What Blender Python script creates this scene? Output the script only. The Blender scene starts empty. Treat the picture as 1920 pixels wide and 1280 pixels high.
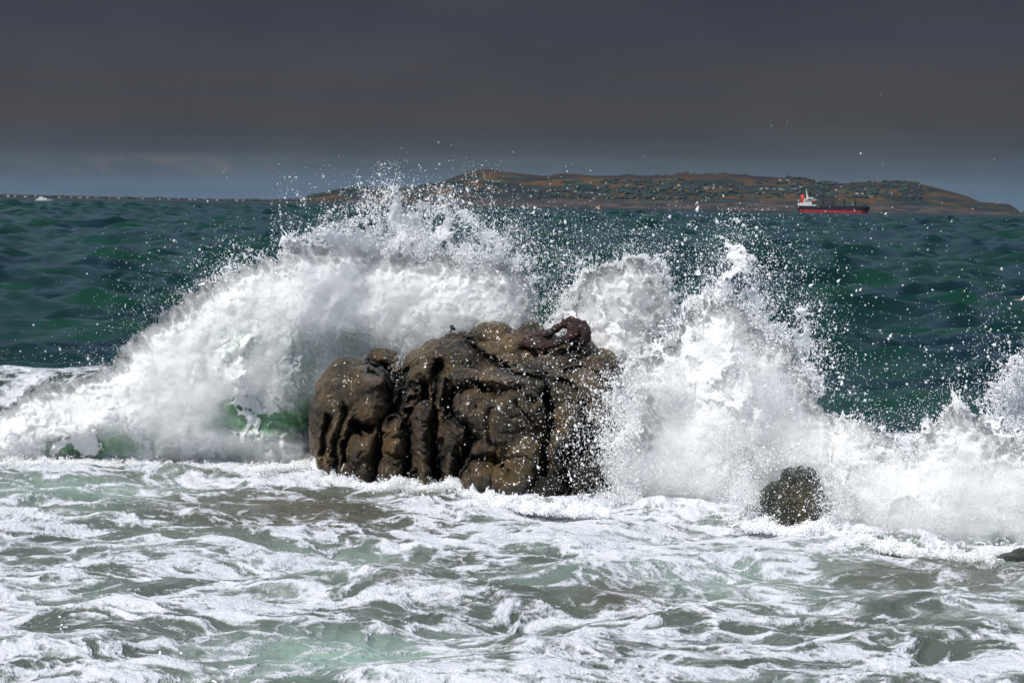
import bpy, math, random
import numpy as np
from mathutils import Matrix, Vector

S = bpy.context.scene
COL = S.collection
R = math.radians

# ------------------------------------------------------------------ camera
H = 4.0                     # eye height above the water, metres
F = 4267.0                  # focal length in photo pixels (80 mm on 36 mm)
PITCH, ROLL = 3.43, 0.985
cam_d = bpy.data.cameras.new("camera")
cam_d.lens = 80; cam_d.sensor_width = 36
cam_d.clip_start = 0.5; cam_d.clip_end = 90000
cam_d.dof.use_dof = True; cam_d.dof.focus_distance = 31.0; cam_d.dof.aperture_fstop = 6.3
cam = bpy.data.objects.new("camera", cam_d); COL.objects.link(cam)
M3 = (Matrix.Rotation(R(90 - PITCH), 3, 'X') @ Matrix.Rotation(R(ROLL), 3, 'Z'))
cam.matrix_world = Matrix.Translation((0, 0, H)) @ M3.to_4x4()
S.camera = cam
MN = np.array(M3)

# ------------------------------------------------------------------ sun, sky, exposure
SUN_EL, SUN_AZ = 54.0, 232.0      # azimuth clockwise from +Y: the sun stands behind the viewer, to the left
sd = Vector((math.sin(R(SUN_AZ)) * math.cos(R(SUN_EL)), math.cos(R(SUN_AZ)) * math.cos(R(SUN_EL)), math.sin(R(SUN_EL))))
sun_d = bpy.data.lights.new("sun", 'SUN'); sun_d.energy = 4.4; sun_d.angle = R(0.6); sun_d.color = (1.0, 0.965, 0.92)
sun = bpy.data.objects.new("sun", sun_d); COL.objects.link(sun)
sun.rotation_euler = sd.to_track_quat('Z', 'Y').to_euler()

class NT:
    """small helper around a node tree"""
    def __init__(s, tree): s.t = tree; s.n = tree.nodes; s.l = tree.links
    def node(s, typ, **kw):
        n = s.n.new(typ)
        for k, v in kw.items():
            if k == 'ins':
                for i, x in v.items(): s.put(n.inputs[i], x)
            else: setattr(n, k, v)
        return n
    def put(s, sock, x):
        if isinstance(x, bpy.types.NodeSocket): s.l.new(x, sock)
        else: sock.default_value = x
    def math(s, op, a, b=0.0, c=0.0, clamp=False):
        n = s.node('ShaderNodeMath', operation=op, use_clamp=clamp, ins={0: a, 1: b, 2: c}); return n.outputs[0]
    def mix(s, f, a, b, mode='MIX'):
        n = s.node('ShaderNodeMix', data_type='RGBA', blend_type=mode)
        s.put(n.inputs[0], f); s.put(n.inputs[6], a); s.put(n.inputs[7], b); return n.outputs[2]
    def ss(s, x, a, b, lo=0.0, hi=1.0):
        n = s.node('ShaderNodeMapRange', interpolation_type='SMOOTHSTEP', ins={0: x, 1: a, 2: b, 3: lo, 4: hi}); return n.outputs[0]
    def noise(s, vec, scale, detail=4.0, rough=0.5, dist=0.0):
        n = s.node('ShaderNodeTexNoise', ins={'Vector': vec, 'Scale': scale, 'Detail': detail, 'Roughness': rough, 'Distortion': dist}); return n.outputs[0]
    def attr(s, name): return s.node('ShaderNodeAttribute', attribute_name=name).outputs['Fac']
    def mapping(s, vec, scale=(1, 1, 1), loc=(0, 0, 0)):
        return s.node('ShaderNodeMapping', ins={'Vector': vec, 'Scale': scale, 'Location': loc}).outputs[0]

def rgb(r, g, b): return (r, g, b, 1.0)

world = bpy.data.worlds.new("World"); S.world = world; world.use_nodes = True
w = NT(world.node_tree); w.n.clear()
wdir = w.node('ShaderNodeTexCoord').outputs['Generated']
wsep = w.node('ShaderNodeSeparateXYZ', ins={0: wdir})
wx, wy, wz = wsep.outputs
skyn = w.node('ShaderNodeTexSky', sky_type='NISHITA', sun_disc=False, sun_elevation=R(SUN_EL), sun_rotation=R(SUN_AZ), dust_density=1.0)
nish = w.mix(1.0, skyn.outputs[0], rgb(0.085, 0.085, 0.085), 'MULTIPLY')
# the storm bank over the horizon: blue-grey gap at the bottom, brown-grey then slate cloud above
band = w.noise(w.mapping(wdir, (2.0, 2.0, 34.0)), 1.6, 4.0, 0.55)
band2 = w.noise(w.mapping(wdir, (5.0, 5.0, 12.0)), 2.2, 5.0, 0.55)
zz = w.math('ADD', wz, w.math('MULTIPLY', w.math('SUBTRACT', band, 0.5), 0.012))
zz = w.math('ADD', zz, w.math('MULTIPLY', wx, -0.012))
ramp = w.node('ShaderNodeValToRGB', ins={0: w.math('MULTIPLY', zz, 8.0, clamp=True)})
cr = ramp.color_ramp; cr.interpolation = 'EASE'
stops = [(0.0, (0.108, 0.165, 0.240)), (0.06, (0.098, 0.146, 0.205)), (0.13, (0.076, 0.102, 0.130)), (0.21, (0.060, 0.072, 0.084)),
         (0.30, (0.060, 0.062, 0.068)), (0.42, (0.058, 0.060, 0.070)), (0.58, (0.051, 0.055, 0.071)), (0.78, (0.046, 0.051, 0.067)), (1.0, (0.050, 0.056, 0.074))]
cr.elements[0].position = 0.0; cr.elements[0].color = stops[0][1] + (1,)
cr.elements[1].position = 1.0; cr.elements[1].color = stops[-1][1] + (1,)
for p, c in stops[1:-1]:
    e = cr.elements.new(p); e.color = c + (1,)
storm = w.mix(1.0, ramp.outputs[0], w.mix(w.ss(band2, .3, .7), rgb(0.90, 0.91, 0.93), rgb(1.09, 1.08, 1.07)), 'MULTIPLY')
band3 = w.noise(w.mapping(wdir, (1.2, 1.2, 60.0)), 1.3, 5.0, 0.6, 0.2)
storm = w.mix(1.0, storm, w.mix(w.ss(band3, .35, .68), rgb(0.96, 0.975, 1.01), rgb(1.05, 1.02, 0.985)), 'MULTIPLY')
# faint warm cumulus wisps low in the gap, on the left
cumn = w.noise(w.mapping(wdir, (26.0, 26.0, 70.0)), 1.7, 6.0, 0.6, 0.3)
cz = w.math('MULTIPLY', w.ss(wz, 0.0095, 0.0125), w.ss(wz, 0.0165, 0.021, 1.0, 0.0))
cx = w.math('MULTIPLY', w.ss(wx, -0.215, -0.195), w.ss(wx, -0.10, -0.075, 1.0, 0.0))
cum = w.math('MULTIPLY', w.math('MULTIPLY', w.ss(cumn, 0.47, 0.62), cz), cx)
storm = w.mix(w.math('MULTIPLY', cum, 0.30), storm, rgb(0.19, 0.155, 0.15))
upper = w.mix(1.0, nish, rgb(1.0, 1.0, 1.0), 'MULTIPLY')
clouds_hi = w.noise(wdir, 3.0, 5.0, 0.55)
upper = w.mix(w.ss(clouds_hi, 0.42, 0.62), upper, rgb(0.27, 0.38, 0.52))
front = w.math('ADD', wz, w.math('MULTIPLY', wy, -0.16))   # the bank climbs higher ahead than overhead
fac = w.ss(front, -0.06, 0.22)
final = w.mix(fac, storm, upper)
bg = w.node('ShaderNodeBackground', ins={0: final, 1: 0.90})
w.l.new(bg.outputs[0], w.node('ShaderNodeOutputWorld').inputs[0])

S.view_settings.view_transform = 'Standard'; S.view_settings.look = 'None'
S.view_settings.gamma = 1.0; S.view_settings.use_curve_mapping = False
S.view_settings.exposure = 0.14
S.cycles.max_bounces = 12; S.cycles.volume_bounces = 10; S.cycles.diffuse_bounces = 5; S.cycles.glossy_bounces = 3
S.cycles.transmission_bounces = 4; S.cycles.transparent_max_bounces = 6
S.cycles.caustics_reflective = False; S.cycles.caustics_refractive = False
S.cycles.sample_clamp_indirect = 6.0

# ------------------------------------------------------------------ maths helpers
rng = np.random.default_rng(7)
def ray(u, v):
    u = np.asarray(u, float); v = np.asarray(v, float)
    d = np.stack([(u - 960) / F, -(v - 640) / F, -np.ones_like(u * v + 0.0)], -1)
    return d @ MN.T
def P(u, v, Y):
    """world point seen at photo position (u, v), Y metres out"""
    d = ray(u, v); t = np.asarray(Y, float) / d[..., 1]
    q = d * t[..., None]; q[..., 2] += H
    return q
def to_px(x, y, z):
    q = np.stack([x, y, z - H], -1) @ MN
    return 960 + F * q[..., 0] / -q[..., 2], 640 - F * q[..., 1] / -q[..., 2]

TBL = rng.random((64, 64, 64)).astype(np.float32)
def noise3(p, seed=0):
    p = np.asarray(p, np.float32) + np.float32(seed * 17.31 + 100.0)
    i = np.floor(p).astype(np.int32); f = p - i; f = f * f * (3 - 2 * f)
    i &= 63; j = (i + 1) & 63
    x0, y0, z0 = i[..., 0], i[..., 1], i[..., 2]; x1, y1, z1 = j[..., 0], j[..., 1], j[..., 2]
    fx, fy, fz = f[..., 0], f[..., 1], f[..., 2]
    a = TBL[x0, y0, z0] * (1 - fx) + TBL[x1, y0, z0] * fx
    b = TBL[x0, y1, z0] * (1 - fx) + TBL[x1, y1, z0] * fx
    c = TBL[x0, y0, z1] * (1 - fx) + TBL[x1, y0, z1] * fx
    d = TBL[x0, y1, z1] * (1 - fx) + TBL[x1, y1, z1] * fx
    a = a * (1 - fy) + b * fy; c = c * (1 - fy) + d * fy
    return a * (1 - fz) + c * fz
def rot(p):       # break the lattice between octaves
    c, s = 0.8, 0.6
    return np.stack([p[..., 0] * c - p[..., 1] * s, p[..., 0] * s + p[..., 1] * c, p[..., 2]], -1)
def fbm(p, octs=4, gain=0.5, seed=0):
    v = 0; a = 1.0; t = 0
    for o in range(octs):
        v = v + a * noise3(p, seed + o); t += a; a *= gain; p = rot(p) * 2.03
    return v / t
def ridge(p, octs=3, gain=0.5, seed=0):
    v = 0; a = 1.0; t = 0
    for o in range(octs):
        v = v + a * (1 - np.abs(2 * noise3(p, seed + o) - 1) * 1.0) ** 2; t += a; a *= gain; p = rot(p) * 2.03
    return v / t
def rank(a):
    g = np.quantile(a.ravel()[:: max(1, a.size // 200000)], np.linspace(0, 1, 401)); g = np.maximum.accumulate(g + np.arange(401) * 1e-9)
    return np.interp(a, g, np.linspace(0, 1, 401))
def xyz(x, y, z): return np.stack(np.broadcast_arrays(x, y, z), -1)
def sstep(x, a, b):
    t = np.clip((x - a) / (b - a), 0, 1); return t * t * (3 - 2 * t)
def interp(x, pts):
    a = np.array(pts, float); return np.interp(x, a[:, 0], a[:, 1])
def bump2(u, v, cu, cv, ru, rv): return np.exp(-(((u - cu) / ru) ** 2 + ((v - cv) / rv) ** 2))

# ------------------------------------------------------------------ mesh and object helpers
def link(name, data, parent=None, loc=None):
    o = bpy.data.objects.new(name, data); COL.objects.link(o)
    if parent is not None: o.parent = parent
    if loc is not None: o.location = loc
    return o
def mesh_np(name, verts, quads, mat, smooth=True, attrs=None):
    me = bpy.data.meshes.new(name)
    verts = np.asarray(verts, np.float32).reshape(-1, 3); quads = np.asarray(quads, np.int32)
    k = quads.shape[1]; nf = len(quads)
    me.vertices.add(len(verts)); me.vertices.foreach_set('co', verts.ravel())
    me.loops.add(nf * k); me.loops.foreach_set('vertex_index', quads.ravel())
    me.polygons.add(nf); me.polygons.foreach_set('loop_start', np.arange(0, nf * k, k, dtype=np.int32))
    if smooth: me.polygons.foreach_set('use_smooth', np.ones(nf, bool))
    for n, a in (attrs or {}).items():
        at = me.attributes.new(n, 'FLOAT', 'POINT'); at.data.foreach_set('value', np.asarray(a, np.float32).ravel())
    me.update(calc_edges=True); me.validate()
    if mat: me.materials.append(mat)
    return me
def gridfaces(r, c):
    i = np.arange(r * c).reshape(r, c)
    return np.stack([i[:-1, :-1], i[:-1, 1:], i[1:, 1:], i[1:, :-1]], -1).reshape(-1, 4)
def tag(o, label=None, cat=None, group=None, kind=None):
    if label: o['label'] = label
    if cat: o['category'] = cat
    if group: o['group'] = group
    if kind: o['kind'] = kind
    return o
def empty(name, loc, rz=0.0):
    o = link(name, None, None, loc); o.rotation_euler = (0, 0, rz); return o
class MB:
    """collects boxes and tubes into one mesh"""
    def __init__(s): s.v = []; s.f = []
    def add(s, vs, fs):
        n = len(s.v); s.v += [tuple(q) for q in vs]; s.f += [tuple(i + n for i in f) for f in fs]
    def box(s, x0, x1, y0, y1, z0, z1, tx=0.0, ty=0.0):
        s.add([(x0, y0, z0), (x1, y0, z0), (x1, y1, z0), (x0, y1, z0),
               (x0 + tx, y0 + ty, z1), (x1 - tx, y0 + ty, z1), (x1 - tx, y1 - ty, z1), (x0 + tx, y1 - ty, z1)],
              [(3, 2, 1, 0), (4, 5, 6, 7), (0, 1, 5, 4), (1, 2, 6, 5), (2, 3, 7, 6), (3, 0, 4, 7)])
    def gable(s, x0, x1, y0, y1, z0, z1):
        ym = (y0 + y1) / 2
        s.add([(x0, y0, z0), (x1, y0, z0), (x1, y1, z0), (x0, y1, z0), (x0, ym, z1), (x1, ym, z1)],
              [(3, 2, 1, 0), (0, 1, 5, 4), (2, 3, 4, 5), (1, 2, 5), (3, 0, 4)])
    def tube(s, pts, rad, n=8, cap=True):
        pts = [Vector(p) for p in pts]; rad = rad if hasattr(rad, '__len__') else [rad] * len(pts)
        vs = []; fs = []; side = None
        for i, p in enumerate(pts):
            t = (pts[min(i + 1, len(pts) - 1)] - pts[max(i - 1, 0)]).normalized()
            if side is None: side = t.cross(Vector((0, 0, 1)) if abs(t.z) < .9 else Vector((1, 0, 0))).normalized()
            side = (side - t * side.dot(t)).normalized(); up = t.cross(side)
            for k in range(n):
                a = 2 * math.pi * k / n; vs.append(p + (side * math.cos(a) + up * math.sin(a)) * rad[i])
        for i in range(len(pts) - 1):
            for k in range(n):
                fs.append((i * n + k, i * n + (k + 1) % n, (i + 1) * n + (k + 1) % n, (i + 1) * n + k))
        if cap: fs.append(tuple(range(n - 1, -1, -1))); fs.append(tuple((len(pts) - 1) * n + k for k in range(n)))
        s.add(vs, fs)
    def build(s, name, mat, parent=None, loc=None, smooth=False):
        me = bpy.data.meshes.new(name); me.from_pydata(s.v, [], s.f); me.update(); me.materials.append(mat)
        if smooth:
            for p in me.polygons: p.use_smooth = True
        return link(name, me, parent, loc)

_mats = {}
def flat_mat(name, col, rough=0.6, var=0.25, scale=2.0, metal=0.0):
    if name in _mats: return _mats[name]
    m = bpy.data.materials.new(name); m.use_nodes = True; n = NT(m.node_tree)
    b = n.n['Principled BSDF']; co = n.node('ShaderNodeTexCoord').outputs['Object']
    nz = n.noise(co, scale, 5.0, 0.6)
    c = n.mix(nz, tuple(x * (1 - var) for x in col) + (1,), tuple(min(1, x * (1 + var)) for x in col) + (1,))
    n.put(b.inputs['Base Color'], c); b.inputs['Roughness'].default_value = rough; b.inputs['Metallic'].default_value = metal
    _mats[name] = m; return m

# ------------------------------------------------------------------ materials of water and spray
def water_material():
    m = bpy.data.materials.new("sea_water"); m.use_nodes = True; n = NT(m.node_tree)
    b = n.n['Principled BSDF']; pos = n.node('ShaderNodeNewGeometry').outputs['Position']
    foam = n.attr('foam'); milk = n.attr('milk'); green = n.attr('green'); brown = n.attr('brown'); near = n.attr('near')
    f1 = n.noise(pos, 9.0, 6.0, 0.62, 0.6); f2 = n.noise(pos, 34.0, 4.0, 0.6)
    wv = n.node('ShaderNodeTexNoise', ins={'Vector': pos, 'Scale': 1.6, 'Detail': 3.0}).outputs[1]
    wp = n.node('ShaderNodeVectorMath', operation='MULTIPLY_ADD', ins={0: wv, 1: (.5, .5, 0.), 2: pos}).outputs[0]
    def veins(sx, sy, sc, det):
        a = n.noise(n.mapping(wp, (sx, sy, 1.0)), sc, det, 0.6, 0.4)
        return n.math('SUBTRACT', 1.0, n.math('MULTIPLY', n.math('ABSOLUTE', n.math('SUBTRACT', a, 0.5)), 6.0, clamp=True))
    v1_ = veins(1.0, 1.7, 2.6, 4.0); v2_ = veins(1.0, 1.5, 7.0, 4.0)
    fn = n.math('ADD', n.math('MULTIPLY', n.math('SUBTRACT', v1_, 0.45), 0.34), n.math('MULTIPLY', n.math('SUBTRACT', v2_, 0.45), 0.26))
    fn = n.math('ADD', fn, n.math('MULTIPLY', n.math('SUBTRACT', f2, 0.5), 0.30))
    vo = n.node('ShaderNodeTexVoronoi', feature='DISTANCE_TO_EDGE', ins={'Vector': n.mapping(wp, (1.0, 1.5, 1.0)), 'Scale': 3.2})
    cell = n.ss(vo.outputs['Distance'], 0.0, 0.26, 1.0, 0.0)
    fn = n.math('ADD', fn, n.math('MULTIPLY', n.math('SUBTRACT', cell, 0.42), 0.30))
    fo = n.ss(n.math('ADD', foam, fn), 0.22, 1.02)
    fo = n.math('MULTIPLY', fo, n.ss(foam, 0.02, 0.2))
    deep = n.mix(n.ss(n.noise(pos, 0.12, 4.0), .35, .65), rgb(0.002, 0.015, 0.019), rgb(0.006, 0.034, 0.022))
    nearc = rgb(0.080, 0.095, 0.075)
    c = n.mix(near, deep, nearc)
    c = n.mix(milk, c, rgb(0.30, 0.42, 0.36))
    c = n.mix(brown, c, rgb(0.080, 0.070, 0.046))
    c = n.mix(green, c, rgb(0.06, 0.17, 0.085))
    ve = n.ss(n.math('ADD', n.attr('veil'), n.math('MULTIPLY', n.math('SUBTRACT', f1, .5), .8)), .22, .95)
    c = n.mix(n.math('MULTIPLY', ve, .62), c, rgb(0.36, 0.42, 0.40))
    c = n.mix(fo, c, rgb(0.58, 0.60, 0.64))
    n.put(b.inputs['Base Color'], c)
    n.put(b.inputs['Roughness'], n.math('ADD', n.math('MULTIPLY', fo, 0.6), 0.12))
    b.inputs['IOR'].default_value = 1.33
    # wavelets: fine bump, in metres
    r1 = n.noise(n.mapping(pos, (1.0, 1.6, 1.0)), 2.6, 5.0, 0.62); r2 = n.noise(n.mapping(pos, (1.0, 1.5, 1.0)), 11.0, 4.0, 0.6)
    h = n.math('ADD', n.math('MULTIPLY', r1, 0.085), n.math('MULTIPLY', r2, 0.012))
    h = n.math('ADD', h, n.math('MULTIPLY', n.noise(n.mapping(pos, (1.0, 1.3, 1.0)), 38.0, 3.0, 0.6), 0.0035))
    h = n.math('ADD', h, n.math('MULTIPLY', n.math('MULTIPLY', fo, f1), 0.05))
    h = n.math('ADD', h, n.math('MULTIPLY', n.math('MULTIPLY', fo, f2), 0.016))
    bp = n.node('ShaderNodeBump', ins={'Strength': 0.8, 'Distance': 1.0, 'Height': h})
    n.put(b.inputs['Normal'], bp.outputs[0])
    return m
def spray_material(name, green=False):
    m = bpy.data.materials.new(name); m.use_nodes = True; n = NT(m.node_tree)
    out = n.n['Material Output']; n.n.remove(n.n['Principled BSDF'])
    if green:
        pos = n.node('ShaderNodeNewGeometry').outputs['Position']
        f1 = n.noise(pos, 7.0, 6.0, 0.62, 0.5); f2 = n.noise(pos, 30.0, 3.0, 0.6)
        g = n.attr('green')
        gf = n.ss(n.math('ADD', g, n.math('MULTIPLY', n.math('SUBTRACT', f1, 0.5), 0.55)), 0.05, 1.25)
        c = n.mix(gf, rgb(0.93, 0.935, 0.94), rgb(0.20, 0.40, 0.22))
        h = n.math('ADD', n.math('MULTIPLY', f1, 0.08), n.math('MULTIPLY', f2, 0.015))
        bp = n.node('ShaderNodeBump', ins={'Strength': 0.55, 'Distance': 1.0, 'Height': h}).outputs[0]
        d = n.node('ShaderNodeBsdfDiffuse', ins={0: c}); tr = n.node('ShaderNodeBsdfTranslucent', ins={0: c})
        n.l.new(bp, d.inputs['Normal'])
        mx0 = n.node('ShaderNodeMixShader', ins={0: 0.25}); n.l.new(d.outputs[0], mx0.inputs[1]); n.l.new(tr.outputs[0], mx0.inputs[2])
        gl = n.node('ShaderNodeBsdfGlossy', ins={1: 0.18}); mx = n.node('ShaderNodeMixShader', ins={0: n.math('MULTIPLY', gf, .05)}); n.l.new(mx0.outputs[0], mx.inputs[1]); n.l.new(gl.outputs[0], mx.inputs[2])
    else:
        d = n.node('ShaderNodeBsdfDiffuse', ins={0: rgb(0.95, 0.955, 0.96)}); tr = n.node('ShaderNodeBsdfTranslucent', ins={0: rgb(0.95, 0.955, 0.96)})
        mx = n.node('ShaderNodeMixShader', ins={0: 0.35}); n.l.new(d.outputs[0], mx.inputs[1]); n.l.new(tr.outputs[0], mx.inputs[2])
    n.l.new(mx.outputs[0], out.inputs[0])
    return m
def volume_material(name, dens):
    m = bpy.data.materials.new(name); m.use_nodes = True; n = NT(m.node_tree); n.n.remove(n.n['Principled BSDF'])
    p = n.node('ShaderNodeVolumePrincipled'); p.inputs['Color'].default_value = rgb(.985, .99, .99); p.inputs['Density'].default_value = dens; p.inputs['Anisotropy'].default_value = .1
    n.l.new(p.outputs[0], n.n['Material Output'].inputs['Volume']); return m
M_WATER = water_material()
M_SPRAY = spray_material("white_spray"); M_BODY = spray_material("foaming_water", True); M_FILM = spray_material("torn_film")

# ------------------------------------------------------------------ sea: one sheet out to the horizon
def crest_y(x): return interp(x, [(-30, 42), (-14, 40.5), (-9, 39.0), (-6, 37.4), (-3, 37.0), (1, 36.4), (3, 34.2), (4.4, 32.4), (5.4, 31.7), (7.5, 30.9), (12, 29.5), (30, 27)])
def crest_h(x): return interp(x, [(-30, .6), (-12, .8), (-8, .95), (-6, 1.25), (-3.5, 1.35), (-1, 1.1), (2, .9), (5, .95), (8, 1.0), (14, .9), (30, .5)])
def foot_y(x): return interp(x, [(-30, 37), (-8.2, 34.3), (-3.2, 34.2), (-2.2, 33.2), (-1.5, 32.6), (0, 31.2), (1.2, 30.6), (3.4, 30.2), (4.3, 28.6), (5.9, 26.9), (9, 25.5), (30, 22)])

def ridge_height(x, y):
    d = y - crest_y(x)
    wob = (fbm(xyz(x * .7, y * .7, 0 * x), 3, seed=11) - .5) * 1.0
    d = d + wob
    wf = interp(x, [(-30, 1.2), (-3, 1.0), (2, 1.2), (5, 1.3), (30, 1.3)])
    return crest_h(x) * np.where(d < 0, np.exp(-(d / wf) ** 2), np.exp(-(d / 2.6) ** 2))

def build_sea():
    ys = [7.0]
    while ys[-1] < 3500:
        y = ys[-1]; ys.append(y + max(0.02, min(y * y / 17068 * 0.95, 0.18 + 0.0031 * y)))
    while ys[-1] < 14000: ys.append(ys[-1] * 1.04)
    ys = np.array(ys)
    a_in = np.linspace(-0.245, 0.245, 1150); a_l = -0.245 - np.linspace(0.004, 1, 150) ** 1.6 * 0.55
    tt = np.concatenate([a_l[::-1], a_in, -a_l])
    Yg, Tg = np.meshgrid(ys, tt, indexing='ij')
    X = (Yg * Tg).astype(np.float32); Y = Yg.astype(np.float32)
    dyr = np.gradient(ys).astype(np.float32)[:, None]
    far = sstep(Y, 36, 82)                       # open sea beyond the breaking wave
    z = np.zeros_like(X); dx = np.zeros_like(X); dy = np.zeros_like(X)
    r2 = np.random.default_rng(3)
    n = 130
    lam = np.exp(r2.uniform(np.log(0.45), np.log(30), n)); ph = r2.uniform(0, 6.28, n)
    ang = R(-78) + r2.normal(0, 0.5, n)         # travel direction, towards the shore and the left
    for L, p, a in zip(lam, ph, ang):
        k = 2 * math.pi / L
        amp = 0.018 * L if L < 2.0 else 0.0135 * L if L < 5 else (0.0135 * 5 * (5 / L) ** 0.4)
        cx_, cy_ = math.cos(a), math.sin(a)
        arg = k * (X * cx_ + Y * cy_) + p
        fade = np.clip(1.6 - dyr * 2.4 / L, 0, 1) * (0.30 + 0.70 * far if L < 4 else 0.08 + 0.92 * far)
        aa = amp * fade * (1 + (2.4 * sstep(Y, 120, 900) if L > 6 else 0))
        z += aa * np.cos(arg); s_ = np.sin(arg) * aa * 0.55
        dx -= s_ * cx_; dy -= s_ * cy_
    gust = 0.65 + 0.7 * fbm(xyz(X / 60, Y / 60, 0 * X), 3, seed=5)
    z *= np.where(Y > 60, gust, 0.75 + 0.25 * gust)
    z += 0.10 * np.clip(z, 0, 1) ** 2
    del dyr
    # whitecaps on the steepest open-sea crests
    wc = np.zeros_like(X)
    seeds = [(1510, 437, 95, 0.55), (1790, 452, 80, .4), (1545, 447, 90, .3), (240, 382, 1200, 3), (410, 385, 900, 2.2), (512, 388, 760, 2.0), (625, 383, 1100, 2.0), (1565, 459, 75, .25), (1220, 470, 70, .3)]
    for (u, v, d_, r_) in seeds:
        hv = 369 + u * 0.0172; d0 = H * F / max(v - hv, 3.4); x0 = (u - 960) / F * d0
        m = np.exp(-((X - x0) / (r_ * 1.7)) ** 2 - ((Y - d0) / (r_ * 2.0)) ** 2)
        z += m * 0.04 * (1 if d0 < 400 else 8); wc += m
    # ---- the breaking wave and the shallows in front of it
    sel = Y[:, 0] < 60
    x, y = X[sel], Y[sel]; zs = z[sel]
    rh = ridge_height(x, y)
    # low breaking crest farther out on the left
    d2 = (y - (49.5 + 0.12 * (x + 9)) + (fbm(xyz(x * .4, y * .4, 0 * x), 2, seed=21) - .5) * 2)
    c2 = sstep(x, -13, -11) * (1 - sstep(x, -9.2, -7.5)); h2 = 0.26 * c2 * np.where(d2 < 0, np.exp(-(d2 / 1.6) ** 2), np.exp(-(d2 / 3) ** 2))
    zs = zs + rh + h2
    u, v = to_px(x, y, zs)
    q = xyz(x, y, 0 * x)
    wrp = xyz(fbm(q * 0.55, 3, seed=31) - .5, fbm(q * 0.55, 3, seed=37) - .5, 0 * x)
    swirl = q + wrp * 2.6
    shore = 1 - sstep(y - foot_y(x), -0.3, 0.6)            # 1 in front of the breaker's foot
    # lumpy, churned surface
    lump = ridge(swirl * 0.9, 3, seed=41); big = fbm(q * 0.45, 3, seed=44)
    turb = (lump - .5) * 0.07 + (big - .5) * 0.27 + (fbm(swirl * 2.6, 4, .55, seed=47) - .5) * 0.09
    zs = zs + turb * (0.25 + 0.75 * shore) * (1 - sstep(y, 36, 46))
    # foam lace: ranked noise, so that the painted number is the share of water that foam covers
    sw2 = swirl + xyz(fbm(q * 2.3, 2, seed=33) - .5, fbm(q * 2.3, 2, seed=35) - .5, 0 * x) * .5
    lace = ridge(sw2 * [1.55, 2.6, 1], 5, 0.68, seed=51)
    veil = rank(fbm(sw2 * [.9, 2.2, 1] + 9, 5, .62, seed=151)) * (.45 + .55 * sstep(lace, .3, .6))
    base = fbm(swirl * 0.55, 3, seed=61)
    cov = 0.41 + 0.30 * bump2(u, v, 1500, 1000, 170, 35) + 0.4 * bump2(u, v, 560, 890, 140, 18) + 0.4 * bump2(u, v, 930, 945, 280, 20) + .35 * bump2(u, v, 1180, 985, 260, 35) \
        + 0.18 * bump2(u, v, 1300, 1150, 300, 40) + 0.22 * bump2(u, v, 160, 950, 240, 14) + 0.2 * bump2(u, v, 950, 1000, 260, 30) + .2 * bump2(u, v, 950, 1262, 260, 24) \
        + .25 * bump2(u, v, 1780, 1245, 200, 40) + .18 * bump2(u, v, 150, 1220, 250, 60) + .25 * bump2(u, v, 1350, 1050, 230, 30) + .2 * bump2(u, v, 1250, 1200, 220, 40)
    cov = cov - 0.72 * bump2(u, v, 540, 952, 230, 28) - 0.35 * bump2(u, v, 780, 1060, 100, 30) - .25 * bump2(u, v, 150, 1090, 170, 20) - .5 * bump2(u, v, 1170, 1108, 75, 24) \
        - .35 * bump2(u, v, 640, 1225, 170, 34) - .3 * bump2(u, v, 1040, 1215, 130, 22) - .25 * bump2(u, v, 1650, 1130, 250, 45) - .4 * bump2(u, v, 1760, 1066, 140, 12) - .2 * bump2(u, v, 400, 1240, 110, 25) \
        - .3 * bump2(u, v, 60, 1025, 110, 16) - .2 * bump2(u, v, 1700, 1200, 160, 40) - 0.25 * bump2(u, v, 1000, 1060, 60, 30) - .2 * bump2(u, v, 250, 880, 300, 8)
    cov = np.clip(cov + 0.50 * (base - .5) + .35 * np.exp(-((y - foot_y(x)) / .5) ** 2), .04, .98)
    lr = np.zeros_like(x); sh = shore > .01; lr[sh] = rank(lace[sh])
    foam_s = np.clip(0.5 + (lr - (1 - cov)) * 1.15, 0, 1) * shore
    # the wave's own face and back
    dcr = y - crest_y(x)
    wface = (1 - shore) * sstep(-dcr, -3.2, -0.2) * (1 - sstep(y - crest_y(x), 0.0, 1.8))
    rgt = sstep(x, 3.6, 4.6)
    foam_w = wface * np.clip(0.20 + .26 * rgt + 1.4 * (lace - np.median(lace)) + .12 * rgt + 0.3 * (base - .5) , 0, 1)
    c2f = c2 * np.exp(-((d2 + .3) / 1.5) ** 2) * (0.35 + 0.9 * fbm(q * 1.4, 3, seed=66))
    back = (1 - shore) * np.clip(1 - np.abs(dcr - 1.5) / 6, 0, 1) * sstep(fbm(swirl * .8, 4, seed=67), .52, .7) * .45
    foam = np.clip(foam_s + foam_w + c2f * .9 + back, 0, 1)
    brown = np.clip(0.85 * bump2(u, v, 560, 950, 260, 38) + 0.6 * bump2(u, v, 760, 1085, 110, 30) + 0.95 * bump2(u, v, 1165, 1115, 75, 26) + .45 * bump2(u, v, 1700, 1080, 220, 25) + 0.3 * bump2(u, v, 700, 990, 220, 40), 0, 1) * shore
    milk = np.clip(0.55 * bump2(u, v, 640, 1060, 160, 35) + .8 * bump2(u, v, 660, 1230, 230, 50) + .55 * bump2(u, v, 1400, 1060, 200, 40) + .45 * bump2(u, v, 200, 920, 260, 22)
                   + .35 * bump2(u, v, 1000, 1010, 160, 30) + 0.55 * (fbm(swirl * .5, 2, seed=71) - .42), 0, 1) * shore
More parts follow.
